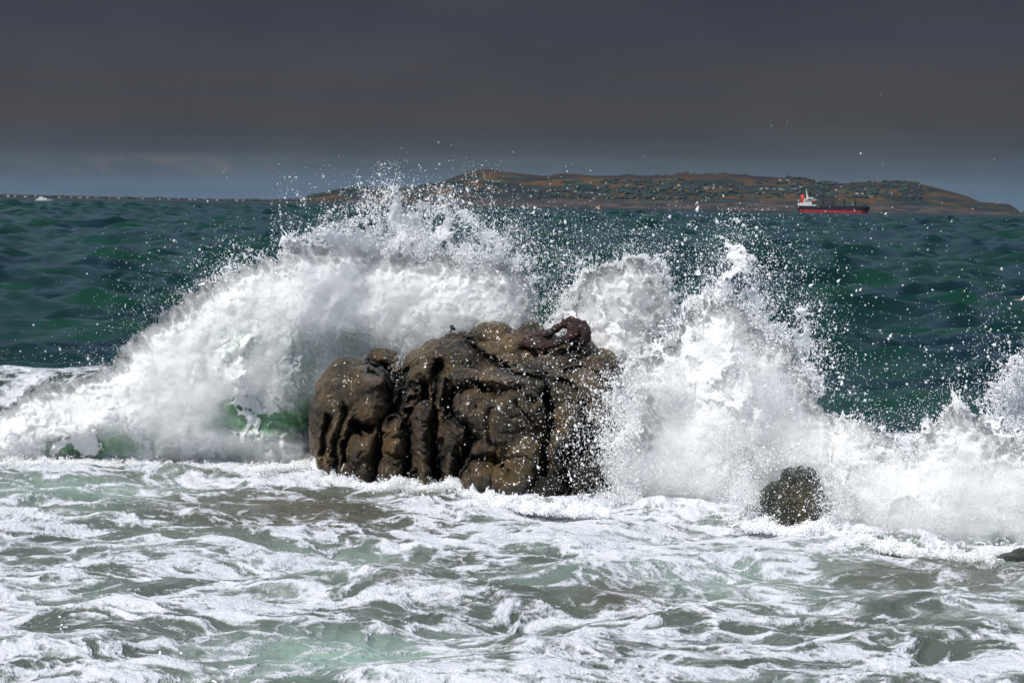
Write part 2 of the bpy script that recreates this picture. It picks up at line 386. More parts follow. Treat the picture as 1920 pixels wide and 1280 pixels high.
    green = np.clip(wface * (1 - rgt * .75) * (0.04 + .45 * sstep(x, -7.3, -5.5)) * (0.55 + 0.9 * fbm(q, 2, seed=73)), 0, 1)
    green = np.clip(green + c2 * .25 * np.exp(-((d2 + .8) / 1.0) ** 2), 0, 1)
    near = np.clip(shore + (1 - shore) * 0.35 * sstep(-dcr, -5, 0), 0, 1)
    froth_ = np.exp(-((y - foot_y(x)) / .9) ** 2)
    zs = zs + foam_s * 0.008 + sstep(foam_s, .45, 1) * (fbm(sw2 * 3, 4, .55, seed=77) - .3) * (0.035 + .16 * froth_)
    z[sel] = zs
    A = {k: np.zeros_like(z) for k in ('foam', 'milk', 'green', 'brown', 'near', 'veil')}
    for k, a in (('foam', foam), ('milk', milk), ('green', green), ('brown', brown), ('near', near), ('veil', veil * shore * (1 - .85 * np.clip(brown * 1.3, 0, 1)))): A[k][sel] = a
    A['foam'] = np.clip(A['foam'] + np.clip(wc, 0, 1) * 0.9 * (0.4 + 0.6 * fbm(xyz(X * 1.3, Y * .8, 0 * X), 2, seed=81)), 0, 1)
    V = np.stack([X + dx, Y + dy, z], -1)
    me = mesh_np("sea", V, gridfaces(*X.shape), M_WATER, True, A)
    o = link("sea", me); o['kind'] = 'structure'
    return X, Y, z
SX, SY, SZ = build_sea()
def sea_z(x, y):
    """height of the built water under a point (nearest vertex)"""
    r = np.clip(np.searchsorted(SY[:, 0], y), 1, SY.shape[0] - 1); t = x / y
    c = np.clip(np.searchsorted(SX[r, :] / SY[r, 0], t), 0, SX.shape[1] - 1)
    return float(SZ[r, c])
sb = MB(); sb.box(-14000, 14000, -30, 14600, -40.5, -40.0)
seabed = sb.build("seabed", flat_mat("seabed_sand", (0.10, 0.09, 0.06))); seabed['kind'] = 'structure'

# ------------------------------------------------------------------ rocks
def rock_material(name, dark, mid, warm, olive=0.3, wet=0.35):   # near-black shade is mixed into the colour by a vertex mask
    m = bpy.data.materials.new(name); m.use_nodes = True; n = NT(m.node_tree)
    b = n.n['Principled BSDF']; geo = n.node('ShaderNodeNewGeometry'); pos = geo.outputs['Position']
    big = n.noise(pos, 1.3, 4.0, 0.55); medn = n.noise(pos, 5.0, 6.0, 0.65); fine = n.noise(pos, 42.0, 5.0, 0.7); grain = n.noise(pos, 130.0, 3.0, 0.7)
    md2 = n.noise(pos, 15.0, 5.0, 0.7)
    c = n.mix(n.ss(n.math('ADD', n.math('MULTIPLY', medn, .55), n.math('MULTIPLY', md2, .45)), 0.40, 0.60), dark, mid)
    c = n.mix(n.math('MULTIPLY', n.ss(big, 0.42, 0.66), 0.75), c, warm)
    c = n.mix(n.math('MULTIPLY', n.ss(n.noise(pos, 2.3, 5.0, 0.6), 0.52, 0.7), olive), c, rgb(0.045, 0.055, 0.016))
    c = n.mix(1.0, c, n.mix(n.ss(fine, 0.3, 0.72), rgb(0.45, 0.45, 0.45), rgb(1.6, 1.55, 1.5)), 'MULTIPLY')
    c = n.mix(n.math('MULTIPLY', n.ss(grain, 0.60, 0.75), 0.16), c, rgb(0.22, 0.19, 0.15))
    c = n.mix(n.math('MULTIPLY', n.ss(n.math('ADD', n.attr('painted_shade'), n.math('MULTIPLY', n.math('SUBTRACT', md2, .5), 1.1)), .25, .75), .88), c, rgb(0.006, 0.006, 0.005))
    n.put(b.inputs['Base Color'], c)
    n.put(b.inputs['Roughness'], n.ss(medn, 0.3, 0.75, 0.30, 0.62)); b.inputs['Specular IOR Level'].default_value = wet
    n.put(b.inputs['Coat Weight'], n.ss(big, .4, .6, .15, .6)); b.inputs['Coat Roughness'].default_value = .22
    h = n.math('ADD', n.math('MULTIPLY', fine, 0.035), n.math('MULTIPLY', grain, 0.012)); h = n.math('ADD', h, n.math('ADD', n.math('MULTIPLY', medn, 0.07), n.math('MULTIPLY', md2, .06)))
    n.put(b.inputs['Normal'], n.node('ShaderNodeBump', ins={'Strength': 1.0, 'Distance': 1.0, 'Height': h}).outputs[0])
    return m
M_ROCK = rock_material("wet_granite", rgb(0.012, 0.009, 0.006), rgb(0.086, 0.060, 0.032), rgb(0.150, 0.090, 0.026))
M_ROCK2 = rock_material("weedy_granite", rgb(0.007, 0.015, 0.011), rgb(0.040, 0.062, 0.046), rgb(0.085, 0.060, 0.018), 0.9)

def ico(n=3):
    import bmesh
    bm = bmesh.new(); bmesh.ops.create_icosphere(bm, subdivisions=n, radius=1.0)
    v = np.array([q.co[:] for q in bm.verts]); f = np.array([[x.index for x in q.verts] for q in bm.faces]); bm.free(); return v, f
IV, IF = ico(4)
def blob_mesh(name, blobs, voxel, mat, smooth_it=3, amp=(0.05, 0.02, 0.008), seed=0, power=2.4, cracks=()):
    """blobs: (u, v, Y, ru, rv, ry_metres, lean_degrees) - boulders welded into one weathered mass"""
    vs = []; fs = []; n = 0
    for (u, v, Yc, ru, rv, ry, lean) in blobs:
        s = Yc / F; c = P(u, v, Yc)
        sph = np.sign(IV) * np.abs(IV) ** (2 / power) ; sph = sph / np.maximum((np.abs(sph) ** power).sum(1, keepdims=True) ** (1 / power), 1e-6)
        q = sph * [ru * s, ry, rv * s]
        a = R(lean); q = np.stack([q[:, 0] * math.cos(a) + q[:, 2] * math.sin(a), q[:, 1], -q[:, 0] * math.sin(a) + q[:, 2] * math.cos(a)], -1)
        vs.append(q + c); fs.append(IF + n); n += len(IV)
    me = mesh_np(name, np.concatenate(vs), np.concatenate(fs), mat)
    o = link(name, me)
    md = o.modifiers.new('r', 'REMESH'); md.mode = 'VOXEL'; md.voxel_size = voxel; md.use_smooth_shade = True
    sm = o.modifiers.new('s', 'SMOOTH'); sm.factor = 0.5; sm.iterations = smooth_it
    dg = bpy.context.evaluated_depsgraph_get(); me2 = bpy.data.meshes.new_from_object(o.evaluated_get(dg))
    o.modifiers.clear(); o.data = me2; me2.name = name
    k = len(me2.vertices); co = np.empty(k * 3, np.float32); me2.vertices.foreach_get('co', co); co = co.reshape(-1, 3)
    nr = np.empty(k * 3, np.float32); me2.vertices.foreach_get('normal', nr); nr = nr.reshape(-1, 3)
    st = co * [1, 1, 0.55]        # grooves run down the rock
    d = (fbm(st * 1.7, 3, seed=seed + 1) - .5) * 2 * amp[0] + (fbm(st * 6, 3, seed=seed + 4) - .5) * 2 * amp[1] + (fbm(co * 24, 2, seed=seed + 7) - .5) * 2 * amp[2]
    cr = ridge(st * 2.2, 2, seed=seed + 9); d = d - np.clip(cr - .86, 0, 1) * amp[0] * 5
    wq = co + .25 * xyz(fbm(co * 2.2, 2, seed=seed + 50) - .5, fbm(co * 2.2, 2, seed=seed + 52) - .5, fbm(co * 2.2, 2, seed=seed + 54) - .5)
    for fq, dp_ in ((1.5, .045), (3.1, .022)): d = d - dp_ * np.exp(-np.abs(2 * noise3(wq * fq + 7, seed + 60) - 1) / .035)
    fac_ = np.round(fbm(co * 2.6, 2, seed=seed + 70) * 9) / 9 - fbm(co * 2.6, 2, seed=seed + 70); d = d + fac_ * amp[0] * .8      # flaked facets
    co = co + nr * d[:, None]
    if cracks:      # clefts worn back into the mass
        pu, pv = to_px(co[:, 0], co[:, 1], co[:, 2]); wob = (fbm(co * 2.6, 4, .6, seed=seed + 30) - .5) * 46; pu2 = pu + wob; pv2 = pv + (fbm(co * 2.6, 4, .6, seed=seed + 35) - .5) * 46
        back = np.zeros(k); mod = .35 + 1.2 * fbm(co * 1.8, 2, seed=seed + 41)
        for (wd, dep, pl) in cracks:
            for (x0, y0), (x1, y1) in zip(pl[:-1], pl[1:]):
                ex, ey = x1 - x0, y1 - y0; t = np.clip(((pu2 - x0) * ex + (pv2 - y0) * ey) / (ex * ex + ey * ey), 0, 1)
                dd = np.hypot(pu2 - x0 - ex * t, pv2 - y0 - ey * t); back = np.maximum(back, 1.3 * dep * mod * np.exp(-(dd / (wd * 1.5)) ** 1.15))
        fr = sstep(-nr[:, 1], -.25, .25) * (co[:, 1] < 35.2)
        co[:, 1] += back * fr
    me2.vertices.foreach_set('co', co.astype(np.float32).ravel()); me2.update()
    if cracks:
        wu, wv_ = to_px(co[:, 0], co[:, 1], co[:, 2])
        wd_ = bump2(wu, wv_, 1110, 880, 90, 110) + .7 * bump2(wu, wv_, 1000, 925, 90, 26) + .55 * bump2(wu, wv_, 1010, 690, 70, 22) + .5 * bump2(wu, wv_, 640, 890, 60, 20) + .8 * sstep(back, .10, .30) + .5 * bump2(wu, wv_, 1190, 800, 50, 70)  # shade put into the colour: right flank, foot and inside the clefts
        me2.attributes.new('painted_shade', 'FLOAT', 'POINT').data.foreach_set('value', np.clip(wd_, 0, 1).astype(np.float32))
    for p in (): pass
    me2.polygons.foreach_set('use_smooth', np.ones(len(me2.polygons), bool))
    if not me2.materials: me2.materials.append(mat)
    return o

main_blobs = [
    # hidden core
    (880, 860, 34.0, 250, 150, 1.3, 0), (1040, 830, 33.8, 120, 150, 1.2, 0), (700, 860, 34.0, 100, 120, 0.9, 0),
    # left lobe with its hanging slabs
    (655, 765, 33.5, 66, 92, 0.85, 6), (690, 730, 33.4, 42, 52, 0.75, -14), (612, 790, 33.4, 33, 82, 0.55, 6), (640, 830, 33.0, 30, 80, 0.5, 4),
    (698, 775, 33.0, 30, 55, 0.5, 0), (605, 835, 33.1, 15, 50, 0.35, 4), (622, 860, 32.9, 16, 45, 0.3, 3),
    (672, 848, 32.45, 22, 34, 0.3, 0), (690, 838, 32.4, 14, 26, 0.28, 0), (655, 893, 32.35, 20, 26, 0.3, 0), (686, 890, 32.4, 20, 34, 0.3, 0), (703, 850, 32.5, 5, 60, 0.14, 2),
    # rear knob behind the notch
    (718, 690, 34.6, 36, 36, 0.5, -20), (738, 720, 34.3, 22, 40, 0.4, 0),
    # stacked finger on the left
    (737, 800, 32.45, 17, 17, 0.26, 0), (740, 838, 32.35, 23, 34, 0.28, 4), (732, 886, 32.15, 26, 30, 0.34, 0), (738, 925, 32.2, 24, 30, 0.3, 0),
    # second finger
    (796, 778, 32.4, 19, 24, 0.28, 0), (793, 815, 32.3, 19, 32, 0.27, 0), (792, 862, 32.2, 20, 40, 0.3, 0), (790, 900, 32.05, 22, 32, 0.32, 0), (776, 800, 32.6, 12, 40, 0.25, 12),
    (762, 752, 32.8, 21, 22, 0.35, 0), (823, 765, 32.7, 12, 20, 0.3, 10), (826, 735, 32.8, 14, 34, 0.35, 14),
    # third, leaning finger
    (845, 830, 32.2, 22, 52, 0.3, 10), (836, 880, 32.0, 17, 34, 0.28, 4), (822, 800, 32.5, 8, 34, 0.2, 4),
    # long shoulder that rises to the notch at the top
    (850, 700, 33.9, 82, 62, 0.95, 18), (808, 715, 33.6, 52, 62, 0.7, 26), (865, 652, 34.4, 42, 24, 0.6, 6), (905, 672, 34.0, 50, 26, 0.7, -6), (790, 690, 34.0, 34, 40, 0.5, 30), (930, 690, 33.7, 56, 26, 0.6, -6),
    # rear dome, small knob, right shoulder
    (925, 640, 34.7, 44, 32, 0.55, -4), (985, 660, 34.4, 70, 40, 0.6, -4), (995, 625, 34.7, 24, 20, 0.3, 0), (1055, 665, 34.4, 62, 34, 0.6, -10), (1115, 695, 34.0, 52, 38, 0.6, -22),
    (1020, 700, 33.5, 60, 34, 0.55, -10), (1075, 745, 33.0, 82, 62, 0.8, -18), (1110, 800, 32.9, 70, 90, 0.8, -10),
    # the big face with its overhanging brow
    (958, 712, 32.3, 66, 20, 0.55, -2), (878, 712, 32.35, 34, 17, 0.42, 8), (1008, 728, 32.2, 12, 22, 0.28, 6), (925, 738, 32.55, 60, 24, 0.5, 0),
    (880, 757, 32.0, 28, 30, 0.36, 12), (885, 790, 31.95, 42, 44, 0.40, -22), (945, 800, 31.95, 62, 76, 0.52, -14), (985, 770, 31.9, 40, 62, 0.5, -22), (925, 845, 31.95, 60, 54, 0.45, 0),
    (985, 860, 31.85, 48, 62, 0.5, 0), (898, 892, 31.45, 38, 28, 0.42, 0), (960, 905, 31.4, 48, 40, 0.42, 0), (880, 930, 31.5, 50, 22, 0.3, 0),
    # right side, mostly behind the spray
    (1062, 800, 32.0, 36, 42, 0.45, 0), (1055, 870, 31.8, 38, 80, 0.5, 0), (1100, 900, 31.7, 48, 60, 0.5, 0), (1150, 830, 32.3, 52, 80, 0.6, 8), (1020, 925, 31.4, 50, 30, 0.4, 0), (1120, 940, 31.6, 60, 30, 0.45, 0), (1178, 850, 32.3, 42, 70, 0.5, 10), (1140, 915, 31.9, 50, 50, .45, 0),
]
clefts = [(8, .55, [(748, 700), (744, 745), (742, 775)]), (6, .45, [(742, 770), (716, 795), (711, 850), (708, 915)]), (6, .5, [(764, 775), (766, 850), (764, 912)]), (6, .5, [(818, 775), (817, 840), (816, 905)]),
    (7, .45, [(838, 762), (846, 785), (868, 812), (880, 832), (862, 868), (852, 912)]), (7, .2, [(872, 738), (895, 722), (925, 742), (965, 736), (1000, 750)]), (5, .3, [(1020, 735), (1023, 775), (1027, 800), (1028, 850), (1014, 905)]),
    (5, .22, [(642, 760), (630, 830), (626, 890)]), (4, .2, [(612, 780), (602, 850)]), (5, .22, [(700, 800), (660, 802), (648, 830), (648, 868), (662, 900)]), (5, .3, [(725, 700), (733, 730), (728, 775)]),
    (7, .3, [(878, 636), (900, 662), (935, 684), (968, 702), (1002, 712)]), (9, .45, [(788, 738), (800, 765)]), (6, .4, [(818, 700), (822, 745), (812, 775)]), (5, .25, [(845, 720), (838, 760)]), (5, .3, [(772, 742), (750, 770)]),
    (5, .22, [(1005, 700), (1045, 716), (1078, 738)]), (5, .25, [(1062, 688), (1112, 702), (1150, 745)]), (5, .25, [(1088, 768), (1108, 800), (1098, 845)]), (4, .10, [(920, 770), (918, 806), (930, 850)]), (4, .12, [(965, 760), (1000, 800), (1018, 815)]),
    (5, .22, [(862, 905), (885, 868), (925, 862), (950, 895)]), (6, .35, [(682, 665), (695, 690), (735, 705)]), (4, .2, [(713, 818), (762, 814)]), (4, .2, [(713, 860), (760, 862)]), (4, .16, [(776, 795), (812, 797)]), (3, .12, [(775, 842), (808, 846)]),
    (6, .25, [(985, 660), (1040, 668), (1080, 660)]), (6, .25, [(1060, 880), (1085, 850), (1130, 850)]), (6, .3, [(1045, 940), (1060, 900), (1055, 860)])]
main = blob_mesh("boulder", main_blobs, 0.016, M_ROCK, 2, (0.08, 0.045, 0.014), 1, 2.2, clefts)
tag(main, "large dark brown weathered boulder with vertical finger-like ridges, standing in the surf", "rock")
b2 = [(1497, 935, 29.4, 46, 62, 0.5, -6), (1512, 950, 29.05, 34, 54, 0.4, -12), (1462, 938, 29.2, 44, 34, 0.42, 42), (1530, 940, 29.25, 20, 46, 0.35, -14), (1495, 990, 29.0, 60, 30, 0.45, 0), (1418, 972, 29.2, 32, 18, 0.35, 26), (1486, 900, 29.25, 26, 24, .3, 10), (1468, 972, 28.85, 34, 28, .3, 20)]
rk2 = blob_mesh("boulder", b2, 0.02, M_ROCK2, 2, (0.13, 0.05, 0.012), 20)
tag(rk2, "small green and ochre weedy boulder half buried in white spray, right of the large one", "rock")
b3 = [(1895, 1052, 26.0, 34, 15, 0.3, 0), (1925, 1046, 26.1, 30, 18, 0.3, 0), (1862, 1058, 26.0, 20, 9, 0.3, 0), (1975, 1052, 26.1, 50, 22, 0.4, 0)]
rk3 = blob_mesh("boulder", b3, 0.015, M_ROCK2, 3, (0.05, 0.03, 0.01), 40)
tag(rk3, "low black weedy rock under the wave at the right edge", "rock")
b4 = [(1150, 1124, 24.2, 48, 17, 0.5, 0), (1205, 1130, 24.1, 34, 12, 0.35, 0)]
rk4 = blob_mesh("boulder", b4, 0.015, rock_material("sandy_rock", rgb(0.09, 0.07, 0.04), rgb(0.16, 0.13, 0.075), rgb(0.15, 0.11, 0.05), .3), 3, (0.04, 0.02, 0.008), 60)
tag(rk4, "flat sandy brown rock barely breaking the foam in the foreground", "rock")

# rust-red iron loop lying on top of the large boulder
def iron_loop():
    m = bpy.data.materials.new("rusted_iron"); m.use_nodes = True; n = NT(m.node_tree); b = n.n['Principled BSDF']
    pos = n.node('ShaderNodeNewGeometry').outputs['Position']; a = n.noise(pos, 14, 5, .65)
    n.put(b.inputs['Base Color'], n.mix(n.ss(a, .35, .7), rgb(0.008, 0.004, 0.004), rgb(0.080, 0.016, 0.013))); b.inputs['Roughness'].default_value = .6
    n.put(b.inputs['Normal'], n.node('ShaderNodeBump', ins={'Strength': 1.0, 'Distance': 1.0, 'Height': n.math('MULTIPLY', n.noise(pos, 45, 4, .7), 0.05)}).outputs[0])
    Yb = 33.95; dn = 7
    mb = MB()
    for pts, r0 in (([(986, 634, 0), (996, 641, -.15), (1018, 643, -.22), (1042, 638, -.25), (1062, 628, -.25), (1080, 618, -.2)], .056),
                    ([(986, 634, 0), (992, 627, .1), (1010, 623, .16), (1030, 618, .2), (1045, 608, .2), (1058, 601, .15), (1072, 604, .1)], .05),
                    ([(1058, 601, .1), (1070, 596, .05), (1085, 600, 0), (1098, 610, -.05), (1098, 628, -.1), (1086, 640, -.12)], .07)):
        K = np.array([tuple(P(u, v + dn * (1 if v > 615 else .9), Yb + dy)) for u, v, dy in pts]); t = np.linspace(0, len(K) - 1, 60); i = np.clip(t.astype(int), 0, len(K) - 2); f = (t - i)[:, None]
        Q = K[i] * (1 - f) + K[i + 1] * f
        for _ in range(4): Q[1:-1] = (Q[:-2] + Q[1:-1] * 2 + Q[2:]) / 4
        mb.tube([tuple(q) for q in Q], [r0 * (.55 + .5 * float(noise3(q * 7, 5)) + .55 * float(noise3(q * 26, 6))) for q in Q], 12)
    o = mb.build("iron_loop", m, None, None, True)
    k = blob_mesh("iron_lug", [(1078, 618, Yb - .1, 17, 16, .14, 0), (1090, 630, Yb - .1, 13, 22, .13, 0), (1070, 632, Yb - .15, 14, 12, .12, 20), (1084, 648, Yb - .05, 12, 12, .12, 0), (1062, 607, Yb + .08, 12, 9, .1, 0), (1092, 608, Yb, 10, 9, .1, 0)], .012, m, 2, (.04, .03, .01), 90)
    k.parent = o
    tag(o, "rust-red iron loop, thick at its right end, lying on top of the large boulder", "iron scrap")
    return o
iron_loop()

# ------------------------------------------------------------------ splashes
GW, GH, GS = 1000, 520, 2.0          # px grid: u 0..2000, v 300..1340
gu = np.arange(GW) * GS; gv = 300 + np.arange(GH) * GS
GU, GV = np.meshgrid(gu, gv)
def poly_sdf(poly):
    p = np.array(poly, float); d = np.full(GU.shape, 1e9); ins = np.zeros(GU.shape, bool)
    for (x0, y0), (x1, y1) in zip(p, np.roll(p, -1, 0)):
        ex, ey = x1 - x0, y1 - y0; wx_, wy_ = GU - x0, GV - y0
        t = np.clip((wx_ * ex + wy_ * ey) / (ex * ex + ey * ey + 1e-9), 0, 1)
        d = np.minimum(d, (wx_ - ex * t) ** 2 + (wy_ - ey * t) ** 2)
        c = ((y0 <= GV) & (y1 > GV)) | ((y1 <= GV) & (y0 > GV))
        xi = x0 + (GV - y0) / (ey if abs(ey) > 1e-9 else 1e-9) * ex
        ins ^= c & (GU < xi)
    return np.where(ins, 1, -1) * np.sqrt(d)
def samp(g, u, v):
    x = np.clip(u / GS, 0, GW - 1.001); y = np.clip((v - 300) / GS, 0, GH - 1.001)
    i = x.astype(int); j = y.astype(int); fx = x - i; fy = y - j
    return (g[j, i] * (1 - fx) + g[j, i + 1] * fx) * (1 - fy) + (g[j + 1, i] * (1 - fx) + g[j + 1, i + 1] * fx) * fy
def points_object(name, co, rad, mat, parent=None):
    me = bpy.data.meshes.new(name); co = np.asarray(co, np.float32); me.vertices.add(len(co)); me.vertices.foreach_set('co', co.ravel())
    me.update(); o = link(name, me)
    for x in bpy.context.selected_objects: x.select_set(False)
    o.select_set(True); bpy.context.view_layer.objects.active = o
    bpy.ops.object.convert(target='POINTCLOUD')
    o = bpy.context.view_layer.objects.active; pc = o.data
    at = pc.attributes.get('radius') or pc.attributes.new('radius', 'FLOAT', 'POINT')
    at.data.foreach_set('value', np.asarray(rad, np.float32))
    pc.materials.clear(); pc.materials.append(mat); o.name = name
    if parent is not None: o.parent = parent; o.matrix_parent_inverse = parent.matrix_world.inverted()
    return o

def px2m(u, v, Y): return xyz((u - 960) / F * Y, -(v - 640) / F * Y, 0 * u)      # size-true 2-D coordinates for noise lookups

class Splash:
    def __init__(s, name, solid, web, depth, thick, label, seed, green=None, web_thick=0.35):
        s.S = poly_sdf(solid); s.W = poly_sdf(web) if web else np.full(GU.shape, -1e3)
        s.dp = depth; s.T = thick; s.seed = seed; s.green = green; s.wt = web_thick
        cu, cv = np.mean([p[0] for p in solid]), max(p[1] for p in solid)
        s.e = empty(name, tuple(P(cu, cv, float(depth(np.array(cu))))))
        bpy.context.view_layer.update()
        tag(s.e, label, "wave splash")
        s.solid = np.array(solid); s.bb = s.solid.min(0) - 20, s.solid.max(0) + 20
    def rag(s, u, v):
        q = px2m(u, v, 33.0)
        return ((fbm(q * 2.2, 4, .6, seed=s.seed) - .5) * 60 + (ridge(q * 7, 3, .6, seed=s.seed + 3) - .5) * (14 + 32 * (1 - sstep(samp(s.S, u, v), 5, 40))))
    def front(s, u, v, d):
        """how far the foaming surface bulges towards the shore"""
        q = px2m(u, v, 33.0)
        h = s.T * np.sqrt(1 - np.exp(-np.clip(d, 0, 500) / 55.0))
        bl = 1 - ridge(q * 1.1 + 3, 4, .55, seed=s.seed + 8)
        bl2 = fbm(q * 3.5, 4, .6, seed=s.seed + 12) - .5
        r = (0.75 * (bl - .4) + 0.40 * bl2) * s.T * np.clip(d / 45, 0, 1) * (1 - .75 * np.clip(s.green(u, v), 0, 1) if s.green else 1)
        return s.dp(u) - h - r
    def body(s, step=2.5):
        (u0, v0), (u1, v1) = s.bb
        uu, vv = np.meshgrid(np.arange(u0, u1, step), np.arange(v0, v1, step))
        d = samp(s.S, uu, vv) - 10 + s.rag(uu, vv) * 0.9
        d = np.where(vv > 1e4, d, d)
        yf = s.front(uu, vv, d); yb = s.dp(uu) + 0.55 * s.T * np.sqrt(1 - np.exp(-np.clip(d, 0, 500) / 55.0)) + .01
        m = d > 0
        s.shell('foam_body', uu, vv, m, yf, yb, M_BODY, s.green(uu, vv) if s.green else 0 * uu)
    def vapour(s, dens, grow=16, step=4.0):
        (u0, v0), (u1, v1) = s.bb; uu, vv = np.meshgrid(np.arange(u0 - 40, u1 + 40, step), np.arange(v0 - 40, v1 + 10, step))
        d = samp(s.S, uu, vv) + grow + s.rag(uu, vv) * .9
        t = np.sqrt(1 - np.exp(-np.clip(d, 0, 500) / 60.0)); q = px2m(uu, vv, 33.)
        gg = .8 * sstep(s.green(uu, vv), .15, 1.0) if s.green else 0
        yf = s.dp(uu) - (s.T * .95 + .10) * t * (1 - gg) - .45 * t * (1 - gg) * fbm(q * 1.5, 4, .6, seed=s.seed + 120); yb = s.dp(uu) + .5 * t
        s.shell('vapour', uu, vv, d > 0, yf, yb + .01, volume_material('fine_spray_vapour', dens), None)
    def mist(s, n, fuzz=0.06, rmed=0.0026):
        (u0, v0), (u1, v1) = s.bb; u = rng.uniform(u0, u1, n * 2); v = rng.uniform(v0, v1, n * 2)
        d = samp(s.S, u, v) + s.rag(u, v); q = px2m(u, v, 33.0)
        cl = fbm(q * 1.6, 3, seed=s.seed + 30)
        g = s.green(u, v) if s.green else 0 * u
        keep = (d > -6 + 10 * rng.normal(0, 1, len(u))) & (rng.random(len(u)) < 0.25 + sstep(cl, .35, .65)) & (rng.random(len(u)) > sstep(g, .0, .75))
        u, v, d = u[keep][:n], v[keep][:n], d[keep][:n]
        y = s.front(u, v, d - 10) - rng.exponential(1, len(u)) * fuzz * (0.3 + 2.2 * noise3(px2m(u, v, 33) * 2.5, s.seed + 40)) * np.where(rng.random(len(u)) < .06, 4, 1)
        r = rmed * np.exp(rng.normal(0, .45, len(u)))
        return P(u, v, y), r
    def web(s, n, dens=0.5):
        w0 = np.argwhere(s.W > -70); v0, u0 = w0.min(0); v1, u1 = w0.max(0)
        u = rng.uniform(gu[u0], gu[u1], n * 5); v = rng.uniform(gv[v0], gv[v1], n * 5)
        d = samp(s.W, u, v) + s.rag(u, v) * 0.8; ds = np.maximum(samp(s.S, u, v), -200)
        q = px2m(u, v, 34.0); q[..., 2] = rng.uniform(0, 1, len(u)) * s.wt * 1.0
        wv = xyz(fbm(q * 1.3, 2, seed=s.seed + 50) - .5, fbm(q * 1.3, 2, seed=s.seed + 53) - .5, 0 * u)
        qq = q + wv * 0.7
        web = ridge(qq * xyz(4.6 + 0 * u, 4.0 + 0 * u, 2.0 + 0 * u), 2, .6, seed=s.seed + 56)
        web2 = 1 - np.abs(2 * noise3(qq * 11, s.seed + 60) - 1)
        big = fbm(q * .9, 2, seed=s.seed + 66)
        full = sstep(ds, -85, 5) - 1.1 * sstep(ds, 8, 40)
        edge = sstep(d, -12, 45)
        score = web * .75 + web2 * .25 + 0.42 * full + 0.20 * (edge - 1) + .35 * (big - .5)
        keep = (score > 0.80 - dens * .18 + rng.normal(0, .03, len(u))) & (d > -8)
        u, v, q2, sc = u[keep][:n], v[keep][:n], q[keep][:n], score[keep][:n]
        y = s.dp(u) - s.wt * .5 + q2[..., 2] + (fbm(px2m(u, v, 33) * 1.2, 3, seed=s.seed + 70) - .5) * 0.7
        r = 0.0058 * np.exp(rng.normal(0, .35, len(u)))
        return P(u, v, y), r
    def sheet(s, name, field, cmax=.8, lo=-40, hi=60, yoff=0.0, follow=False, seed=0, step=1.25, thick=.035, freq=3.4, extra=None):
        """a torn film of water full of holes: its own thickness, its own folds"""
        w0 = np.argwhere(field > lo - 25); (j0, i0), (j1, i1) = w0.min(0), w0.max(0)
        uu, vv = np.meshgrid(np.arange(gu[i0], gu[i1], step), np.arange(gv[j0], min(gv[j1], 1100), step))
        q = px2m(uu, vv, 34.0) + [0, 0, 0]; q[..., 2] = seed * 3.7
        wv = xyz(fbm(q * 1.6, 3, seed=s.seed + seed + 80) - .5, fbm(q * 1.6, 3, seed=s.seed + seed + 84) - .5, 0 * uu)
        qq = (q + wv * .75) * [freq, freq * .78, 1]
        web = ridge(qq, 4, .58, seed=s.seed + seed + 88)
        rk = rank(web)
        d = samp(field, uu, vv) + s.rag(uu, vv) * .9
        cov = cmax * sstep(d, lo, hi) * (.55 + .9 * fbm(q * 1.1, 3, seed=s.seed + seed + 92))
        if extra is not None: cov = cov * extra(uu, vv)
        m = rk > 1 - cov
        ht = thick * np.sqrt(np.clip((rk - (1 - cov)) / .25, 0, 1)) * (.5 + fbm(q * 9, 2, seed=s.seed + seed + 95))
        yb = (s.front(uu, vv, samp(s.S, uu, vv) - 10 + s.rag(uu, vv) * .9) if follow else s.dp(uu)) + yoff + (fbm(q * .9, 3, seed=s.seed + seed + 97) - .5) * (.15 if follow else .9)
        s.shell(name, uu, vv, m, yb - ht, yb + ht * .6 + .004, M_FILM, None)
    def shell(s, name, uu, vv, m, yf, yb, mat, g):
        r, c = uu.shape; fm = m[:-1, :-1] & m[1:, :-1] & m[:-1, 1:] & m[1:, 1:]; idx = np.arange(r * c).reshape(r, c)
        f = np.stack([idx[:-1, :-1], idx[1:, :-1], idx[1:, 1:], idx[:-1, 1:]], -1)[fm]; rim = []
        fmi = np.zeros((r + 1, c + 1), bool); fmi[1:-1, 1:-1] = fm; C = fm
        for nb, (p0, p1) in ((fmi[:-2, 1:-1], ((0, 0), (0, 1))), (fmi[2:, 1:-1], ((1, 1), (1, 0))), (fmi[1:-1, :-2], ((1, 0), (0, 0))), (fmi[1:-1, 2:], ((0, 1), (1, 1)))):
            e = np.argwhere(C & ~nb); a0 = (e[:, 0] + p0[0]) * c + e[:, 1] + p0[1]; a1 = (e[:, 0] + p1[0]) * c + e[:, 1] + p1[1]
            rim.append(np.stack([a1, a0, a0 + r * c, a1 + r * c], -1))
        F4 = np.concatenate([f, f[:, ::-1] + r * c] + rim)
        V = np.concatenate([P(uu, vv, yf).reshape(-1, 3), P(uu, vv, yb).reshape(-1, 3)])
        used = np.unique(F4); mp = np.full(len(V), -1); mp[used] = np.arange(len(used))
        me = mesh_np(name, V[used], mp[F4], mat, True, {'green': np.concatenate([g.ravel(), g.ravel()])[used]} if g is not None else None)
        o = link(name, me, s.e); o.matrix_parent_inverse = s.e.matrix_world.inverted(); o['kind'] = 'stuff'
